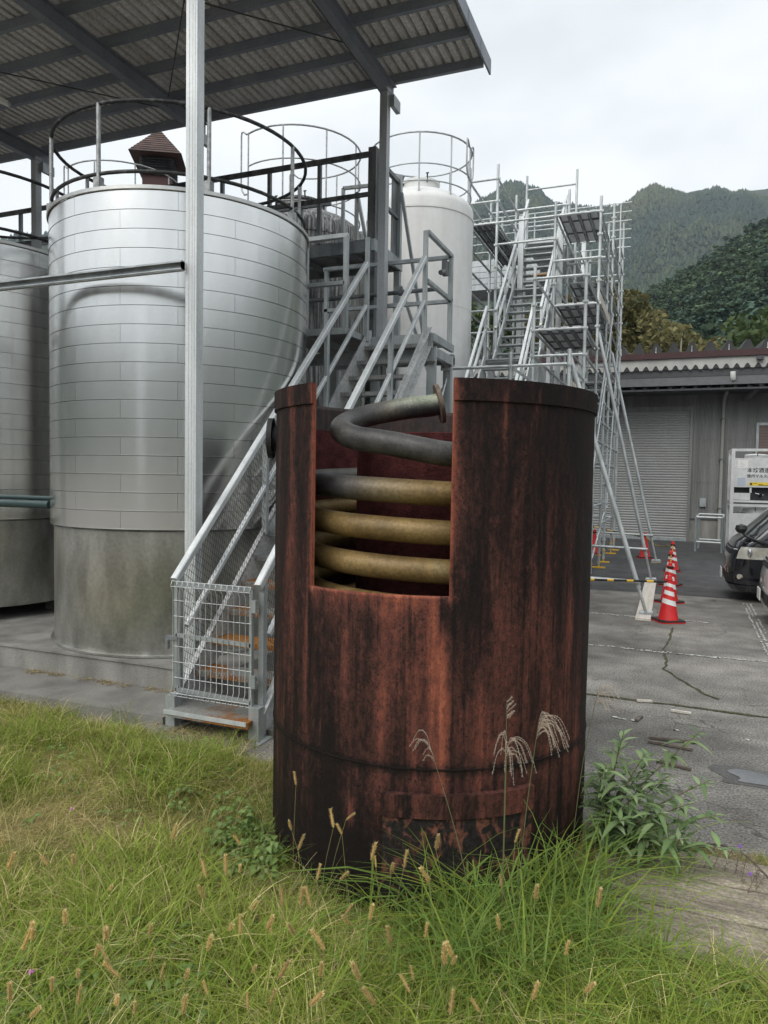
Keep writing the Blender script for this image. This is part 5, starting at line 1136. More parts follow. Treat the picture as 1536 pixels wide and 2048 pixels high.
tp = onZ(1460, 1117); tote((tp.x-.06, tp.y, .005), 'lower aluminium tote tank, half hidden behind the black van'); tote((tp.x-.06, tp.y, 1.53), 'upper aluminium tote tank with black lettering, stacked on another', True)
# rail frame by the warehouse wall
rg = thing('guard_frame', (1.05, 24.0, 0), 'low galvanised pipe frame standing by the warehouse wall', 'guard rail')
for u, v in ((.74, 23.8), (1.46, 23.6), (.86, 24.9), (1.56, 24.7)): b = MB(); b.tube((u, v, .004), (u, v, 1.07), .038, 10); obj('post', b, galv, rg)
for p, q in (((.74, 23.8, 1.05), (1.46, 23.6, 1.05)), ((.86, 24.9, 1.1), (1.56, 24.7, 1.1)), ((.74, 23.8, .30), (1.46, 23.6, .30)), ((.86, 24.9, .3), (1.56, 24.7, .3)), ((.74, 23.8, 1.05), (.86, 24.9, 1.09)), ((1.46, 23.6, 1.05), (1.56, 24.7, 1.09))): b = MB(); b.tube(p, q, .032, 10); obj('rail', b, galv_l, rg)

# ------------------------------------------------------------------ boards and litter on the ground
B_ = [onZ(x, y) for x, y in ((1296, 1712), (1400, 1790))]
for i, (x0, x1, y0, y1, lab) in enumerate(((-.32, 1.6, 3.98, 4.27, 'grey weathered plank lying beside the leafy bush, farthest from the camera'), (-.30, 1.5, 3.66, 3.965, 'middle weathered plank lying in the grass right of the tub'), (-.18, 1.6, 3.30, 3.645, 'nearest weathered plank, half covered by grass at the right'), (-4.4, -2.55, 2.02, 2.30, 'dark weathered plank in the grass at the left edge'))):
    b = MB(); n = 24; vs = []
    for k in range(n+1):
        x = x0+(x1-x0)*k/n; e = .012*mnoise.noise(Vector((x*4, i, 0))); zz = .05+.006*mnoise.noise(Vector((x*3, i, 5)))
        vs += [(x, y0+e, .0065), (x, y0+e, zz), (x, y1+e*.6, zz), (x, y1+e*.6, .0065)]
    b.add(vs, [(4*k+a, 4*k+4+a, 4*k+4+(a+1) % 4, 4*k+(a+1) % 4) for k in range(n) for a in range(4)]+[(0, 1, 2, 3), (4*n+3, 4*n+2, 4*n+1, 4*n)])
    tag(obj('weathered_plank', b, wood, None, (x0, y0, 0)), lab, 'plank', 'planks lying on the ground')
for x, y, ln, a, lab in ((1289, 1405, .14, .3, 'short pale stick across the mossy joint'), (1362, 1427, .17, -.1, 'short pale stick beside the mossy joint'), (1278, 1440, .15, 1.3, 'short dark stick pointing away on the asphalt'), (1345, 1483, .36, .12, 'longest dark stick behind the leafy bush'), (1340, 1494, .33, -.15, 'thin dark stick just behind the leafy bush'), (1347, 1533, .25, -.3, 'dark stick among the leaves of the bush')):
    p = onZ(x, y); b = MB(); d = Vector((math.cos(a), math.sin(a), 0))*ln/2; c = Vector((p.x, p.y, .016)); b.beam(c-d, c+d, .028, .018); tag(obj('stick', b, woodlight if 'pale' in lab else bark, None, tuple(c)), lab, 'stick', 'sticks on the asphalt')

# ------------------------------------------------------------------ trees behind the warehouse
leaf = leafmat('tree_leaf', .0, .3)
def tree(name, base, h, w, cols, label, seed, n=4200, ls=.20, sparse=.0, trunkvis=False):
    r = np.random.default_rng(seed); t = thing(name, base, label, 'tree', 'trees behind the warehouse'); x, y, z = base
    b = MB(); b.path([(x, y, 0), (x+.1, y, h*.3), (x-.05, y+.05, h*.62), (x+.1, y, h*.9)], [h*.022, h*.017, h*.011, .02], 8); tips = []
    for i in range(11):
        a = r.uniform(0, 6.28); z0 = h*r.uniform(.3, .7); e = Vector((x+w*.42*math.cos(a)*r.uniform(.5, 1), y+w*.42*math.sin(a)*r.uniform(.5, 1), z0+h*r.uniform(.12, .28))); m_ = Vector((x, y, z0)).lerp(e, .5)+Vector((0, 0, -.2)); b.path([(x, y, z0), m_, e], [h*.008, h*.005, .012], 6, cap=False); tips.append(e)
    obj('trunk', b, bark if not trunkvis else mat('pale_bark', (.42, .39, .31), .8, fine=(12, .2)), t)
    cl = [np.array(e) for e in tips]+[np.array((x+r.uniform(-.35, .35)*w, y+r.uniform(-.35, .35)*w, h*r.uniform(.42, .95))) for _ in range(20)]
    cl = [c for c in cl]; v = []; c_ = []
    for k in range(n):
        c0 = cl[int(r.integers(len(cl)))]; d = r.normal(size=3); d /= np.linalg.norm(d); rad = w*.17*r.uniform(.3, 1.)**.5; p = c0+d*rad*np.array([1.15, 1.15, .8])
        a = r.normal(size=3); a /= np.linalg.norm(a); q = np.cross(a, r.normal(size=3)); q /= np.linalg.norm(q); s = ls*r.uniform(.55, 1.25); v += [p+a*s, p+q*s*.55, p-a*s, p-q*s*.55]
        base_c = np.array(cols[int(r.integers(len(cols)))])*r.uniform(.7, 1.3); c_ += [base_c]*4
    me = pmesh('crown', np.array(v)-np.array(base), [(4*i, 4*i+1, 4*i+2, 4*i+3) for i in range(n)], leaf, np.array(c_)); inst('crown', me, t); return t
olive = [(.125, .12, .050), (.145, .125, .050), (.10, .105, .045)]; yellowish = [(.26, .23, .11), (.22, .205, .095), (.18, .175, .08)]; deep = [(.075, .11, .045), (.06, .09, .038), (.095, .13, .05)]; brown = [(.14, .12, .06), (.11, .10, .05), (.165, .14, .075)]
def tree_at(px, pytop, v, w, cols, lab, seed, **k):
    p = onY(px, pytop, v); tree('broadleaf_tree', (p.x, p.y, 0), p.z, w, cols, lab, seed, **k)
tree_at(1262, 588, 43, 4.6, olive, 'olive brown tree just right of the scaffolding', 1)
tree_at(1362, 622, 40, 4.4, yellowish, 'yellowing thin tree with pale branches behind the warehouse roof', 2, n=3000, trunkvis=True)
tree_at(1300, 655, 41, 3.4, yellowish, 'low yellowish tree left of the yellowing thin tree', 9, n=2200)
tree_at(1495, 615, 38, 5.2, deep, 'dark green rounded tree behind the right end of the warehouse roof', 3)
tree_at(1425, 655, 47, 4.2, deep, 'small green tree between the yellowing tree and the dark rounded tree', 4)
tree_at(1180, 540, 46, 5.5, brown, 'brown leaved tree seen through the right side of the scaffolding', 5, n=3600)
tree_at(1090, 610, 44, 5.2, olive, 'olive tree seen through the middle of the scaffold stair', 6)
tree_at(985, 600, 42, 5.0, deep, 'green tree seen through the left side of the scaffolding', 7)
tree_at(1560, 640, 42, 4.2, olive, 'olive tree at the right edge behind the roof', 8, n=2600)
# ------------------------------------------------------------------ leafy bush right of the tub
LG = [(.22, .315, .14), (.27, .365, .175), (.31, .40, .22), (.18, .27, .115)]
def leaf_mesh(ln, wd, col, curl, seed, fold=.25):
    r = random.Random(seed); n = 7; v = []; f = []; c = []
    for i in range(n+1):
        t = i/n; w = wd*math.sin(PI*min(1, t**.75))*.5+.0004; z = -curl*ln*t*t+.02*ln*math.sin(t*3); y = ln*(t-.08*curl*t*t)
        for s in (-1, 0, 1): v.append((s*w, y, z+(abs(s)*fold*w))); k = 1.12 if s == 0 else r.uniform(.88, 1.05); c.append([q*k for q in col])
    for i in range(n):
        for s in (0, 1): o = i*3+s; f.append((o, o+1, o+4, o+3))
    return pmesh('leaf', v, f, shrubleaf, c, True)
shrubleaf = leafmat('shrub_leaf', .18, .28)
LEAVES = [leaf_mesh(l, w, c, k, i) for i, (l, w, c, k) in enumerate(((.10, .026, LG[0], .35), (.115, .030, LG[1], .55), (.085, .026, LG[2], .25), (.125, .030, LG[3], .75), (.07, .02, (.16, .25, .13), .2)))]
def bush(name, base, label, stems, seed, cat='bush', lscale=1., per=13, extra=0):
    r = random.Random(seed); t = thing(name, base, label, cat); B0 = Vector(base)
    for (dx, dy, dz) in stems:
        P = catmull([B0+Vector((r.uniform(-.04, .04), r.uniform(-.04, .04), 0)), B0+Vector((dx*.35, dy*.35, dz*.5)), B0+Vector((dx*.8, dy*.8, dz*.86)), B0+Vector((dx, dy, dz))], 8)
        b = MB(); b.path(P, [.0055*(1-.75*i/len(P)) for i in range(len(P))], 5); obj('stem', b, stemm, t)
        ln = len(P)-1
        for k in range(per):
            f = .16+.84*(k+r.uniform(-.2, .2))/per; f = min(max(f, .05), 1); q = P[int(f*ln)]; tg = (P[min(int(f*ln)+1, ln)]-P[max(int(f*ln)-1, 0)]).normalized()
            a = k*2.4+r.uniform(-.4, .4); side = Vector((math.cos(a), math.sin(a), 0)); d = (tg*.55+side*1.0+Vector((0, 0, r.uniform(-.15, .35)))).normalized()
            me = LEAVES[4] if f > .93 else LEAVES[r.randrange(4)]
            x = d.cross(Vector((0, 0, 1))).normalized(); z = x.cross(d); M3 = Matrix((x, d, z)).transposed().to_4x4(); s = lscale*r.uniform(.75, 1.2)*(1 if f < .85 else .75)
            o = bpy.data.objects.new('leaf', me); link(o, t); o.matrix_local = Matrix.Translation(q-B0) @ M3 @ Matrix.Diagonal((s, s, s, 1))
    if extra:                                   # the inner leaves nobody could count
        v, f, c = [], [], []; ex = [stems[r.randrange(len(stems))] for _ in range(extra)]
        for (dx, dy, dz) in ex:
            me = LEAVES[r.randrange(4)]; k = r.uniform(.25, .8); q = Vector((dx*k*.9, dy*k*.9, dz*k*.95))+Vector((r.gauss(0, .04), r.gauss(0, .04), r.gauss(0, .03))); a = r.uniform(0, 6.28); d = Vector((math.cos(a), math.sin(a), r.uniform(-.2, .5))).normalized(); x = d.cross(Vector((0, 0, 1))).normalized(); M3 = Matrix((x, d, x.cross(d))).transposed(); o = len(v); s = lscale*r.uniform(.7, 1.15)
            v += [tuple(M3 @ (w.co*s)+q) for w in me.vertices]; f += [tuple(i+o for i in pl.vertices) for pl in me.polygons]; g_ = r.uniform(.75, 1.1); cc = [LG[0], LG[1], LG[3]][r.randrange(3)]; c += [[y*g_ for y in cc]]*len(me.vertices)
        tag(inst('foliage', pmesh('foliage', v, f, shrubleaf, c, True), t), kind='stuff')
    return t
stemm = mat('green_stem', (.12, .16, .06), .7, col2=(.16, .12, .07), scale=8)
bb = (-.30, 4.14, .0)
bush('leafy_bush', bb, 'leafy green bush with pointed leaves growing against the right side of the tub',
     [(.50, .12, .74), (.10, .05, .70), (.22, -.02, .62), (.34, .02, .50), (.46, -.05, .40), (.60, .0, .34), (.02, -.10, .55), (.18, -.16, .45), (.32, -.14, .36), (.44, -.16, .25), (.08, .12, .62), (-.02, .05, .48), (.26, .12, .58), (.12, -.22, .32), (.55, .10, .48), (.66, -.10, .22)], 5, per=18, lscale=1.08, extra=260)
bush('leafy_weed', (.80, 4.18, 0), 'small green weed at the right edge beyond the planks', [(-.12, 0, .22), (.05, .08, .30), (.1, -.06, .2), (-.2, .05, .14), (.02, -.1, .24)], 8, 'weed', .8, 8)
flower = mat('purple_petal', (.25, .10, .48), .6)
for i, (x, y, z, lab) in enumerate(((1480, 1690, .12, 'small purple flower at the right edge above the planks'), (1500, 1745, .10, 'fading purple flower spike lying over the planks'), (143, 1615, .10, 'tiny pink flower in the short grass at the left'), (62, 1940, .2, 'tiny pink flower near the bottom left corner'))):
    p = onZ(x, y, z); t = thing('wild_flower', (p.x, p.y, 0), lab, 'flower', 'small wild flowers'); b = MB(); b.path([(p.x, p.y, 0), (p.x+.01, p.y, z*.6), (p.x, p.y, z)], .0015, 5); obj('stalk', b, stemm, t)
    b = MB()
    for k in range(12): a = k*2.4; q = Vector((p.x+.010*math.cos(a)*(k/12), p.y+.010*math.sin(a)*(k/12), z-.012*(k/12))); b.lathe(q, [(0, -.004), (.005, 0), (0, .005)], 6)
    obj('petals', b, flower if i < 2 else mat('pink_petal', (.55, .2, .42), .6), t)
# dry trailing weed over the planks
t = thing('dry_weed', (.62, 4.0, .05), 'dry brown trailing weed stems hanging over the planks', 'weed')
P = catmull([onZ(x, y, z) for x, y, z in ((1390, 1690, .10), (1440, 1690, .16), (1490, 1710, .15), (1536, 1755, .12), (1570, 1790, .08))], 10); b = MB(); b.path(P, .005, 6); obj('stem', b, bark, t)
drym = mat('dry_seed', (.09, .07, .05), .9, col2=(.2, .15, .1), scale=20)
rr = random.Random(4)
for k in range(10):
    q = P[3+k*3]; b = MB(); e = q+Vector((rr.uniform(-.08, .06), rr.uniform(-.16, .0), 0)); e.z = .056; pts = catmull([q, q.lerp(e, .5)+Vector((0, 0, .02)), e], 6); b.path(pts, .0016, 4)
    for j in range(26): w = pts[rr.randrange(len(pts))]+Vector((rr.uniform(-.012, .012), rr.uniform(-.012, .012), rr.uniform(-.004, .012))); b.lathe(w, [(0, -.003), (.0035, 0), (0, .004)], 5)
    obj('side_shoot', b, drym, t)

# ------------------------------------------------------------------ grass (stuff) and the tall stalks (things)
grassm = leafmat('grass_blade', .22, .42)
def blade(v, f, c, p, az, h, lean, w, col, r, seg=5, twist=0., drop=.35):
    d = np.array([math.cos(az), math.sin(az), 0]); x = np.array([-d[1], d[0], 0]); o = len(v)
    for i in range(seg+1):
        t = i/seg; q = p+d*(lean*h*t**1.8)+np.array([0, 0, h*(t-drop*lean*t**2.6)]); ww = w*(1-t**1.7)*(.55+.45*min(1, t*5)); xx = x*math.cos(twist*t)+np.array([0, 0, 1])*math.sin(twist*t)*.4; k = .95+.1*t
        if i < seg: v.append(q+xx*ww/2); v.append(q-xx*ww/2); c += [col*k, col*k]
        else: v.append(q); c.append(col*k)
    for i in range(seg-1): f.append((o+2*i, o+2*i+1, o+2*i+3, o+2*i+2))
    f.append((o+2*seg-2, o+2*seg-1, o+2*seg))
def clump(seed, n, rad, h0, h1, l0, l1, w0, w1, pal, pw=None, drop=.35):
    r = np.random.default_rng(seed); v, f, c = [], [], []; pal = [np.array(p) for p in pal]; pw = None if pw is None else np.array(pw)/sum(pw)
    for i in range(n):
        a = r.uniform(0, 6.283); q = rad*math.sqrt(r.uniform()); p = np.array([q*math.cos(a), q*math.sin(a), 0]); h = r.uniform(h0, h1)
        blade(v, f, c, p, a+r.normal()*.8, h, r.uniform(l0, l1), r.uniform(w0, w1), pal[r.choice(len(pal), p=pw)]*r.uniform(.75, 1.25), r, twist=r.uniform(-1, 1), drop=drop)
    return pmesh('grass_clump', v, f, grassm, np.array(c))
G1, G2, G3, ST, DR = (.240, .305, .055), (.345, .395, .085), (.16, .225, .045), (.70, .60, .31), (.50, .40, .20)
HP = .17                                       # half size of a patch of turf
def patch(seed, n, h0, h1, l0, l1, w0, w1, pal, pw=None, drop=.35, half=HP):
    r = np.random.default_rng(seed); v, f, c = [], [], []; pal = [np.array(p) for p in pal]; pw = None if pw is None else np.array(pw)/sum(pw)
    tuft = [(r.uniform(-half, half), r.uniform(-half, half), r.uniform(0, 6.283), r.uniform(.75, 1.25), r.choice(len(pal), p=pw)) for _ in range(max(3, n//9))]
    for i in range(n):
        tx, ty, ta, th, tc_ = tuft[int(r.integers(len(tuft)))]
        if r.uniform() < .3: x, y, a = r.uniform(-half, half), r.uniform(-half, half), r.uniform(0, 6.283)
        else: x, y = tx+r.normal()*.022, ty+r.normal()*.022; a = math.atan2(y-ty, x-tx)+r.normal()*.6
        k = tc_ if r.uniform() < .55 else r.choice(len(pal), p=pw)
        blade(v, f, c, np.array([x, y, 0]), a, r.uniform(h0, h1)*th, r.uniform(l0, l1), r.uniform(w0, w1), pal[k]*r.uniform(.7, 1.3), r, seg=4, twist=r.uniform(-1, 1), drop=drop)
    return pmesh('turf_patch', v, f, grassm, np.array(c))
GB = (.27, .375, .065)
lawn = [patch(100+i, 270, .04, .12, .5, 1.9, .0024, .0050, (G1, G2, G3, ST, DR), (4, 4.5, 2, 3.2, 1.6)) for i in range(4)]
dry = [patch(120+i, 330, .025, .085, .9, 2.3, .0020, .0042, (ST, DR, G2, (.42, .38, .17)), (4, 3, 1.8, 2.5), .42) for i in range(4)]
mid = [patch(140+i, 190, .10, .27, .5, 1.7, .0030, .0085, (G1, G2, GB, ST), (3.5, 5, 3.5, 2.8)) for i in range(4)]
sedge = [clump(160+i, 8, .05, .34, .74, .5, 1.6, .0075, .0145, (G1, (.20, .31, .070), (.165, .265, .060), (.28, .38, .10)), (4, 4, 3, 3), .5) for i in range(4)]
strawv = [clump(180+i, 7, .06, .10, .30, .5, 1.6, .0014, .0028, (ST, DR, (.50, .44, .22)), None, .3) for i in range(4)]
VAR = lawn+dry+mid+sedge+strawv
def in_tub(x, y, m=0.): return math.hypot(x-TC[0], y-TC[1]) < RR+m
def on_plank(x, y, m=0.): return (x > -.15-m and 3.28-m < y < 4.30+m) or (x < -2.5 and 2.0 < y < 2.32)
P, Rr_, Sc, Ix = [], [], [], []
r = np.random.default_rng(33)
def put(x, y, kind, s):
    tl = .12 if kind in ('sedge', 'straw') else .03
    P.append((x, y, .004+hollow(x, y))); Rr_.append((r.normal()*tl, r.normal()*tl, r.uniform(0, 6.283))); Sc.append(s*r.uniform(.85, 1.2)); Ix.append({'lawn': 0, 'dry': 4, 'mid': 8, 'sedge': 12, 'straw': 16}[kind]+int(r.integers(4)))
def near_tub(x, y): return y < TC[1] and x < -.55
def seen(x, y):
    q = Vector((x, y, -EYE)); d = q.dot(CF)
    return d > .5 and -260 < 768+F*q.dot(CR)/d < 1800
for gx in np.arange(-6.6, 1.5, .135):
    for gy in np.arange(1.4, 4.9, .135):
        x = gx+r.uniform(-.05, .05); y = gy+r.uniform(-.05, .05)
        if not seen(x, y) or in_tub(x, y, .03): continue
        ed = grass_edge(x)-y
        if ed < .05:
            if ed > -.05 and r.uniform() < .6: put(x, y-.06, 'lawn', .45)
            continue
        s0 = 1. if ed > .17 else .6
        if in_tub(x, y, .22): s0 = .6
        elif in_tub(x, y, .60) and near_tub(x, y): s0 = min(s0, .68)
        dn = mnoise.noise(Vector((x*.9, y*1.3, 1.2)))+.5*mnoise.noise(Vector((x*2.6, y*2.6, 5)))
        near = 3.15+.33*(x+1)-y      # >0 towards the camera
        if on_plank(x, y, .10):
            if on_plank(x, y):
                if r.uniform() < .55: put(x, y, 'straw', .6)
                if r.uniform() < .32: put(x, y, 'dry', .42)
            elif r.uniform() < .7: put(x, y, 'lawn', .5)
            continue
        if x > -.25:
            if y > 4.15 and r.uniform() < .6: continue
            put(x, y, 'mid' if r.uniform() < .6 else 'lawn', s0)
        elif s0 < .7: put(x, y, 'lawn', s0*1.25)
        elif near > 0: put(x, y, 'mid' if r.uniform() < .62 else ('dry' if dn > .1 else 'lawn'), s0)
        elif dn > .08 and x < -2.25: put(x, y, 'dry', s0)
        elif dn < -.28: put(x, y, 'mid', .85*s0)
        else: put(x, y, 'lawn' if r.uniform() < .8 else 'mid', s0)
        if s0 == 1. and r.uniform() < .35: put(x+.06, y+.06, 'dry' if dn > .1 and r.uniform() < .6 else 'lawn', 1.)
        for k in range(2):
            if r.uniform() < .55: put(x+r.uniform(-.07, .07), y+r.uniform(-.07, .07), 'straw', 1.)
# long sedge in front of the tub
for k in range(22):
    a = math.radians(r.uniform(-85, -20)); d = RR+.06+abs(r.normal())*.1; put(TC[0]+d*math.cos(a), TC[1]+d*math.sin(a), 'sedge', r.uniform(.4, .85))
for k in range(150):
    q = onZ(r.normal(1040, 130), r.uniform(1820, 2040)); x, y = q.x, q.y
    if not in_tub(x, y, .04) and not on_plank(x, y): put(x, y, 'sedge', r.uniform(.48, .95))
for k in range(70):
    q = onZ(r.uniform(600, 1536), r.uniform(1850, 2070)); x, y = q.x, q.y
    if not in_tub(x, y, .04) and not on_plank(x, y): put(x, y, 'sedge', r.uniform(.35, .6))
for k in range(16):
    a = math.radians(r.uniform(-165, 30)); d = RR+.03+abs(r.normal())*.05; put(TC[0]+d*math.cos(a), TC[1]+d*math.sin(a), 'sedge', r.uniform(.22, .45))
for x0, y0, n in ((-3.05, 4.62, 5), (-2.55, 4.72, 6), (-2.45, 4.55, 8), (-4.2, 4.75, 4)):
    for k in range(n): put(x0+r.normal()*.09, y0+r.normal()*.05, 'sedge', .38)
for k in range(26):
    a = math.radians(r.uniform(-88, -24)); d = RR+.08+r.uniform(0, .28); put(TC[0]+d*math.cos(a), TC[1]+d*math.sin(a), 'sedge', r.uniform(.8, 1.15))
for k in range(30):
    put(-.30+r.uniform(-.12, .45), 3.98+r.uniform(-.12, .40), 'sedge', r.uniform(.35, .6))
for k in range(26):
    a = math.radians(r.uniform(-160, -90)); d = RR+.05+abs(r.normal())*.08; put(TC[0]+d*math.cos(a), TC[1]+d*math.sin(a), 'sedge', r.uniform(.28, .5))
scatter('grass', P, Rr_, Sc, Ix, VAR)['label'] = 'mown and long grass covering the ground in front of and around the tub'
# broad-leaved ground weeds in the lower left
wl = []
for i in range(4):
    rw = random.Random(i); v, f, c = [], [], []
    for k in range(7):
        a = k*.9+rw.uniform(-.3, .3); L_ = rw.uniform(.035, .06); wv = L_*.62; zb = rw.uniform(.04, .13); d = np.array([math.cos(a), math.sin(a), 0]); xx = np.array([-d[1], d[0], 0]); o = len(v); cc = np.array([(.20, .30, .09), (.26, .36, .14), (.17, .26, .09)][k % 3])*rw.uniform(.8, 1.2)
        p0 = d*rw.uniform(.01, .06)+np.array([0, 0, zb])
        for j in range(6):
            t = j/5; q = p0+d*L_*t+np.array([0, 0, .012*math.sin(t*PI)-.01*t]); w = wv*math.sin(PI*min(1, .08+t**.8*.92))*.5+.001; v += [q+xx*w+np.array([0, 0, .15*w]), q, q-xx*w+np.array([0, 0, .15*w])]; c += [cc*.95, cc*1.15, cc*.95]
        for j in range(5):
            for s in (0, 1): f.append((o+3*j+s, o+3*j+s+1, o+3*j+s+4, o+3*j+s+3))
    wl.append(pmesh('weed_leaves', v, f, grassm, np.array(c), True))
P2, R2, S2, I2 = [], [], [], []
for k in range(420):
    if k < 260: q = onZ(r.uniform(-40, 420), r.uniform(1880, 2100)); x, y = q.x, q.y
    elif k < 330: q = onZ(r.uniform(430, 560), r.uniform(1640, 1740)); x, y = q.x, q.y
    elif k < 390: q = onZ(r.uniform(1250, 1560), r.uniform(1850, 2060)); x, y = q.x, q.y
    else: q = onZ(r.uniform(60, 520), r.uniform(1480, 1660)); x, y = q.x, q.y
    if in_tub(x, y, .05) or on_plank(x, y, .08): continue
    P2.append((x, y, hollow(x, y))); R2.append((r.normal()*.2, r.normal()*.2, r.uniform(0, 6.28))); S2.append(r.uniform(.55, 1.05)); I2.append(int(r.integers(4)))
scatter('ground_weeds', P2, R2, S2, I2, wl)['label'] = 'broad-leaved ground weeds among the grass'
# foxtail heads: every one a stalk with its bristly head
foxm = leafmat('foxtail_bristle', .15, .5); strawm = mat('straw_stalk', (.33, .28, .11), .7, col2=(.22, .24, .08), scale=10)
def fox_head(seed):
    rw = np.random.default_rng(seed); v, f, c = [], [], []; L_ = .062
    for i in range(240):
        t = rw.uniform(); a = rw.uniform(0, 6.283); rad = .0040*math.sin(PI*min(.97, .12+.85*t))**.6; d = np.array([math.cos(a), math.sin(a), .0]); p = np.array([0, 0, L_*t])+d*rad*.4; e = p+d*(.0085*rw.uniform(.5, 1))+np.array([0, 0, .010*rw.uniform(.4, 1)]); x = np.cross(e-p, np.array([0, 0, 1.])); x /= np.linalg.norm(x)+1e-9; w = .0011; o = len(v)
        v += [p+x*w, p-x*w, e]; f.append((o, o+1, o+2)); cc = np.array((.90, .72, .38))*rw.uniform(.7, 1.25); c += [cc*.8, cc*.8, cc*1.15]
    for i in range(8):
        for j in range(7): t = i/7; a = j*.9; rad = .0034*math.sin(PI*min(.97, .1+.86*t))**.6; v.append(np.array([rad*math.cos(a), rad*math.sin(a), L_*t])); c.append(np.array((.74, .57, .27)))
    o = len(v)-56
    for i in range(7):
        for j in range(7): f.append((o+i*7+j, o+i*7+(j+1) % 7, o+(i+1)*7+(j+1) % 7, o+(i+1)*7+j))
    return pmesh('seed_head', v, f, foxm, np.array(c), True)
FH = [fox_head(i) for i in range(4)]
fox_px = [(592, 1570), (583, 1660), (692, 1640), (667, 1655), (684, 1668), (596, 1700), (872, 1700), (752, 1735), (808, 1735), (782, 1745), (860, 1765), (634, 1760), (680, 1760), (742, 1720), (700, 1850), (740, 1840), (600, 1810), (566, 1815), (622, 1815), (690, 1830), (545, 1870), (482, 1690), (345, 1680), (480, 1745), (407, 1795), (412, 1755), (452, 1750), (220, 1780), (148, 1730), (97, 1730), (130, 1850), (65, 1880), (45, 1900), (15, 1740), (8, 1690), (20, 2000), (105, 1985), (155, 1955), (190, 1915), (213, 1880), (215, 1920), (222, 1940), (300, 1870), (300, 1925), (320, 1960), (155, 2010), (232, 2010), (240, 1955), (415, 1900), (460, 1860), (535, 1860), (480, 1870), (500, 1820), (555, 1960), (620, 2010), (720, 1960), (750, 2010), (495, 2020), (540, 2010), (416, 1990), (1030, 1685), (1003, 1775), (1070, 1800), (1195, 1815), (1130, 1910), (890, 1930), (905, 1915), (903, 1930), (827, 1960), (900, 2030), (1065, 2000), (1170, 1985), (820, 1985), (960, 2025), (780, 1890), (590, 1870), (650, 1900), (365, 2030), (60, 2035), (270, 2030), (850, 1875), (1000, 1860), (640, 1955), (505, 1945), (370, 1960)]
rf_ = random.Random(21)
for i, (x, y) in enumerate(fox_px):
    h = rf_.uniform(.32, .48) if y < 1840 else rf_.uniform(.30, .48)
    if y < 1700 and 560 < x < 900: h = rf_.uniform(.40, .55)
    q = onZ(x, y, h)
    if in_tub(q.x, q.y, .03): q = onZ(x, y+30, h); 
    k = 0
    while in_tub(q.x, q.y, .03) and k < 8: h += .05; q = onZ(x, y, h); k += 1
    lx, ly = rf_.uniform(-.10, .10), rf_.uniform(-.08, .04); base = Vector((q.x-lx, q.y-ly, 0))
    if in_tub(base.x, base.y, .02): base = Vector((q.x, q.y-.02, 0)); lx, ly = 0, .02
    base.z = hollow(base.x, base.y)
    t = thing('foxtail_stalk', tuple(base), 'thin foxtail grass stalk with a golden bristly seed head', 'foxtail', 'foxtail stalks in the grass')
    top = Vector(q); P_ = catmull([base, base.lerp(top, .5)+Vector((-lx*.15, -ly*.15, h*.06)), top], 6); b = MB(); b.path(P_, .0011, 4); obj('stalk', b, strawm, t)
    tg = (P_[-1]-P_[-2]).normalized()+Vector((rf_.uniform(-.75, .75), rf_.uniform(-.4, .4), rf_.uniform(-.2, .5))); o = inst('seed_head', FH[i % 4], t, top-base); o.rotation_euler = tg.to_track_quat('Z', 'Y').to_euler(); s = rf_.uniform(.65, 1.25); o.scale = (s*1.3, s*1.3, s*1.1)
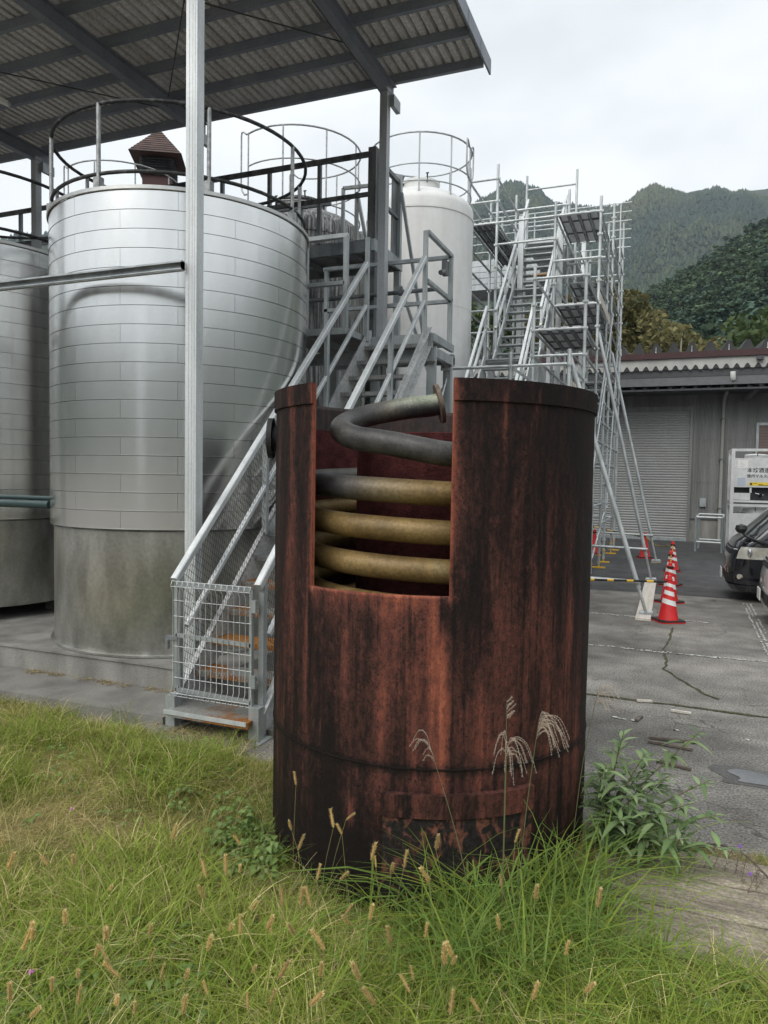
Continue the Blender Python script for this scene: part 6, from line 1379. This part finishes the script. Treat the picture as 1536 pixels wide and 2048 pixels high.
# silver-grass plumes standing in front of the tub
plm = leafmat('plume', .1, .4)
def plume(px, py, v, lean, nbr, ln, droop, label, seed, rootdx=0., spread=0):
    rw = random.Random(seed); top = onY(px, py, v); base = Vector((top.x-lean+rootdx, top.y+.02, 0)); base.z = hollow(base.x, base.y); t = thing('silver_grass_stalk', tuple(base), label, 'grass stalk', 'silver grass stalks in front of the tub')
    P_ = catmull([base, base.lerp(top, .55)+Vector((-lean*.12, 0, .02)), top], 10); b = MB(); b.path(P_, [.003-.0016*i/len(P_) for i in range(len(P_))], 5); obj('stalk', b, stemm, t)
    up_ = (P_[-1]-P_[-4]).normalized()
    for k in range(nbr):
        s = top-up_*rw.uniform(0, .09); sg = 1 if lean >= 0 else -1
        if spread > 0: a = rw.uniform(0, 2*PI); d = Vector((math.cos(a), .6*math.sin(a), 0))
        else: d = Vector((sg*rw.uniform(.5, 1.), rw.uniform(-.5, .4), 0))
        L_ = ln*rw.uniform(.65, 1.1); rise = rw.uniform(.25, .6)
        pts = catmull([s, s+d*L_*.22+Vector((0, 0, L_*rise*.55)), s+d*L_*.50+Vector((0, 0, L_*rise*(1-droop)*.8)), s+d*L_*.72+Vector((0, 0, L_*(rise*.6-droop*rw.uniform(.75, 1.15))))], 7)
        b = MB(); b.path(pts, .0006, 4)
        for q in pts[4:]:
            for j in range(8):
                dd_ = Vector((rw.uniform(-1, 1), rw.uniform(-1, 1), rw.uniform(-1, .4))).normalized()*rw.uniform(.005, .011); w = Vector((rw.uniform(-1, 1), rw.uniform(-1, 1), 0)).normalized()*.0006; b.add([q+w, q-w, q+dd_], [(0, 1, 2)])
        me = b.mesh('plume_branch', plm, base); at = me.color_attributes.new('col', 'FLOAT_COLOR', 'POINT'); at.data.foreach_set('color', np.tile(np.array((.70, .60, .50, 1), np.float32), len(me.vertices)))
        inst('plume_branch', me, t)
    return t
plume(862, 1500, 3.22, -.10, 6, .24, .25, 'thin silver grass stalk leaning left with sparse branches', 1, .16)
plume(1014, 1475, 3.16, .005, 16, .17, .75, 'upright silver grass stalk with drooping pink-white plume', 2, spread=1)
plume(1014, 1400, 3.17, .003, 7, .07, -.4, 'thin unopened silver grass spike rising behind the drooping plume', 6)
plume(1078, 1440, 3.22, .09, 20, .21, .55, 'silver grass stalk with the fullest plume, nodding right', 3)
plume(1195, 1385, 3.95, .12, 11, .20, .30, 'pale thin grass plume just right of the tub edge', 4)
# dead leaves and straw swept against the stair foot
lit = [clump(300+i, 16, .07, .01, .03, 2., 5., .003, .007, (ST, DR, (.2, .13, .07)), None, .1) for i in range(3)]
P3 = [(r.uniform(-3.9, -2.9), 4.76+.09*r.normal(), .05 if False else .012) for k in range(90)]+[(r.uniform(-6, -3.9), 5.40+.02*r.normal(), .078) for k in range(70)]
P3 = [p for p in P3 if not (p[1] > 4.80 and p[0] < -3.86 and p[2] < .05)]
scatter('dry_litter', P3, [(0, 0, r.uniform(0, 6.28)) for _ in P3], [r.uniform(.5, 1.1) for _ in P3], [int(r.integers(3)) for _ in P3], lit)['label'] = 'dry straw and dead leaves swept against the concrete'
# ------------------------------------------------------------------ the air between here and the mountains
hz = MB(); hz.box((-2300, -2300, -8), (2300, 2300, 720)); hzm = bpy.data.materials.new('haze'); hzm.use_nodes = True; t = hzm.node_tree; t.nodes.clear()
o_ = t.nodes.new('ShaderNodeOutputMaterial'); pv = t.nodes.new('ShaderNodeVolumePrincipled'); pv.inputs['Color'].default_value = (.78, .89, .98, 1); pv.inputs['Density'].default_value = .00018; pv.inputs['Anisotropy'].default_value = .2; t.links.new(pv.outputs[0], o_.inputs['Volume'])
tag(obj('haze', hz, hzm), kind='stuff')
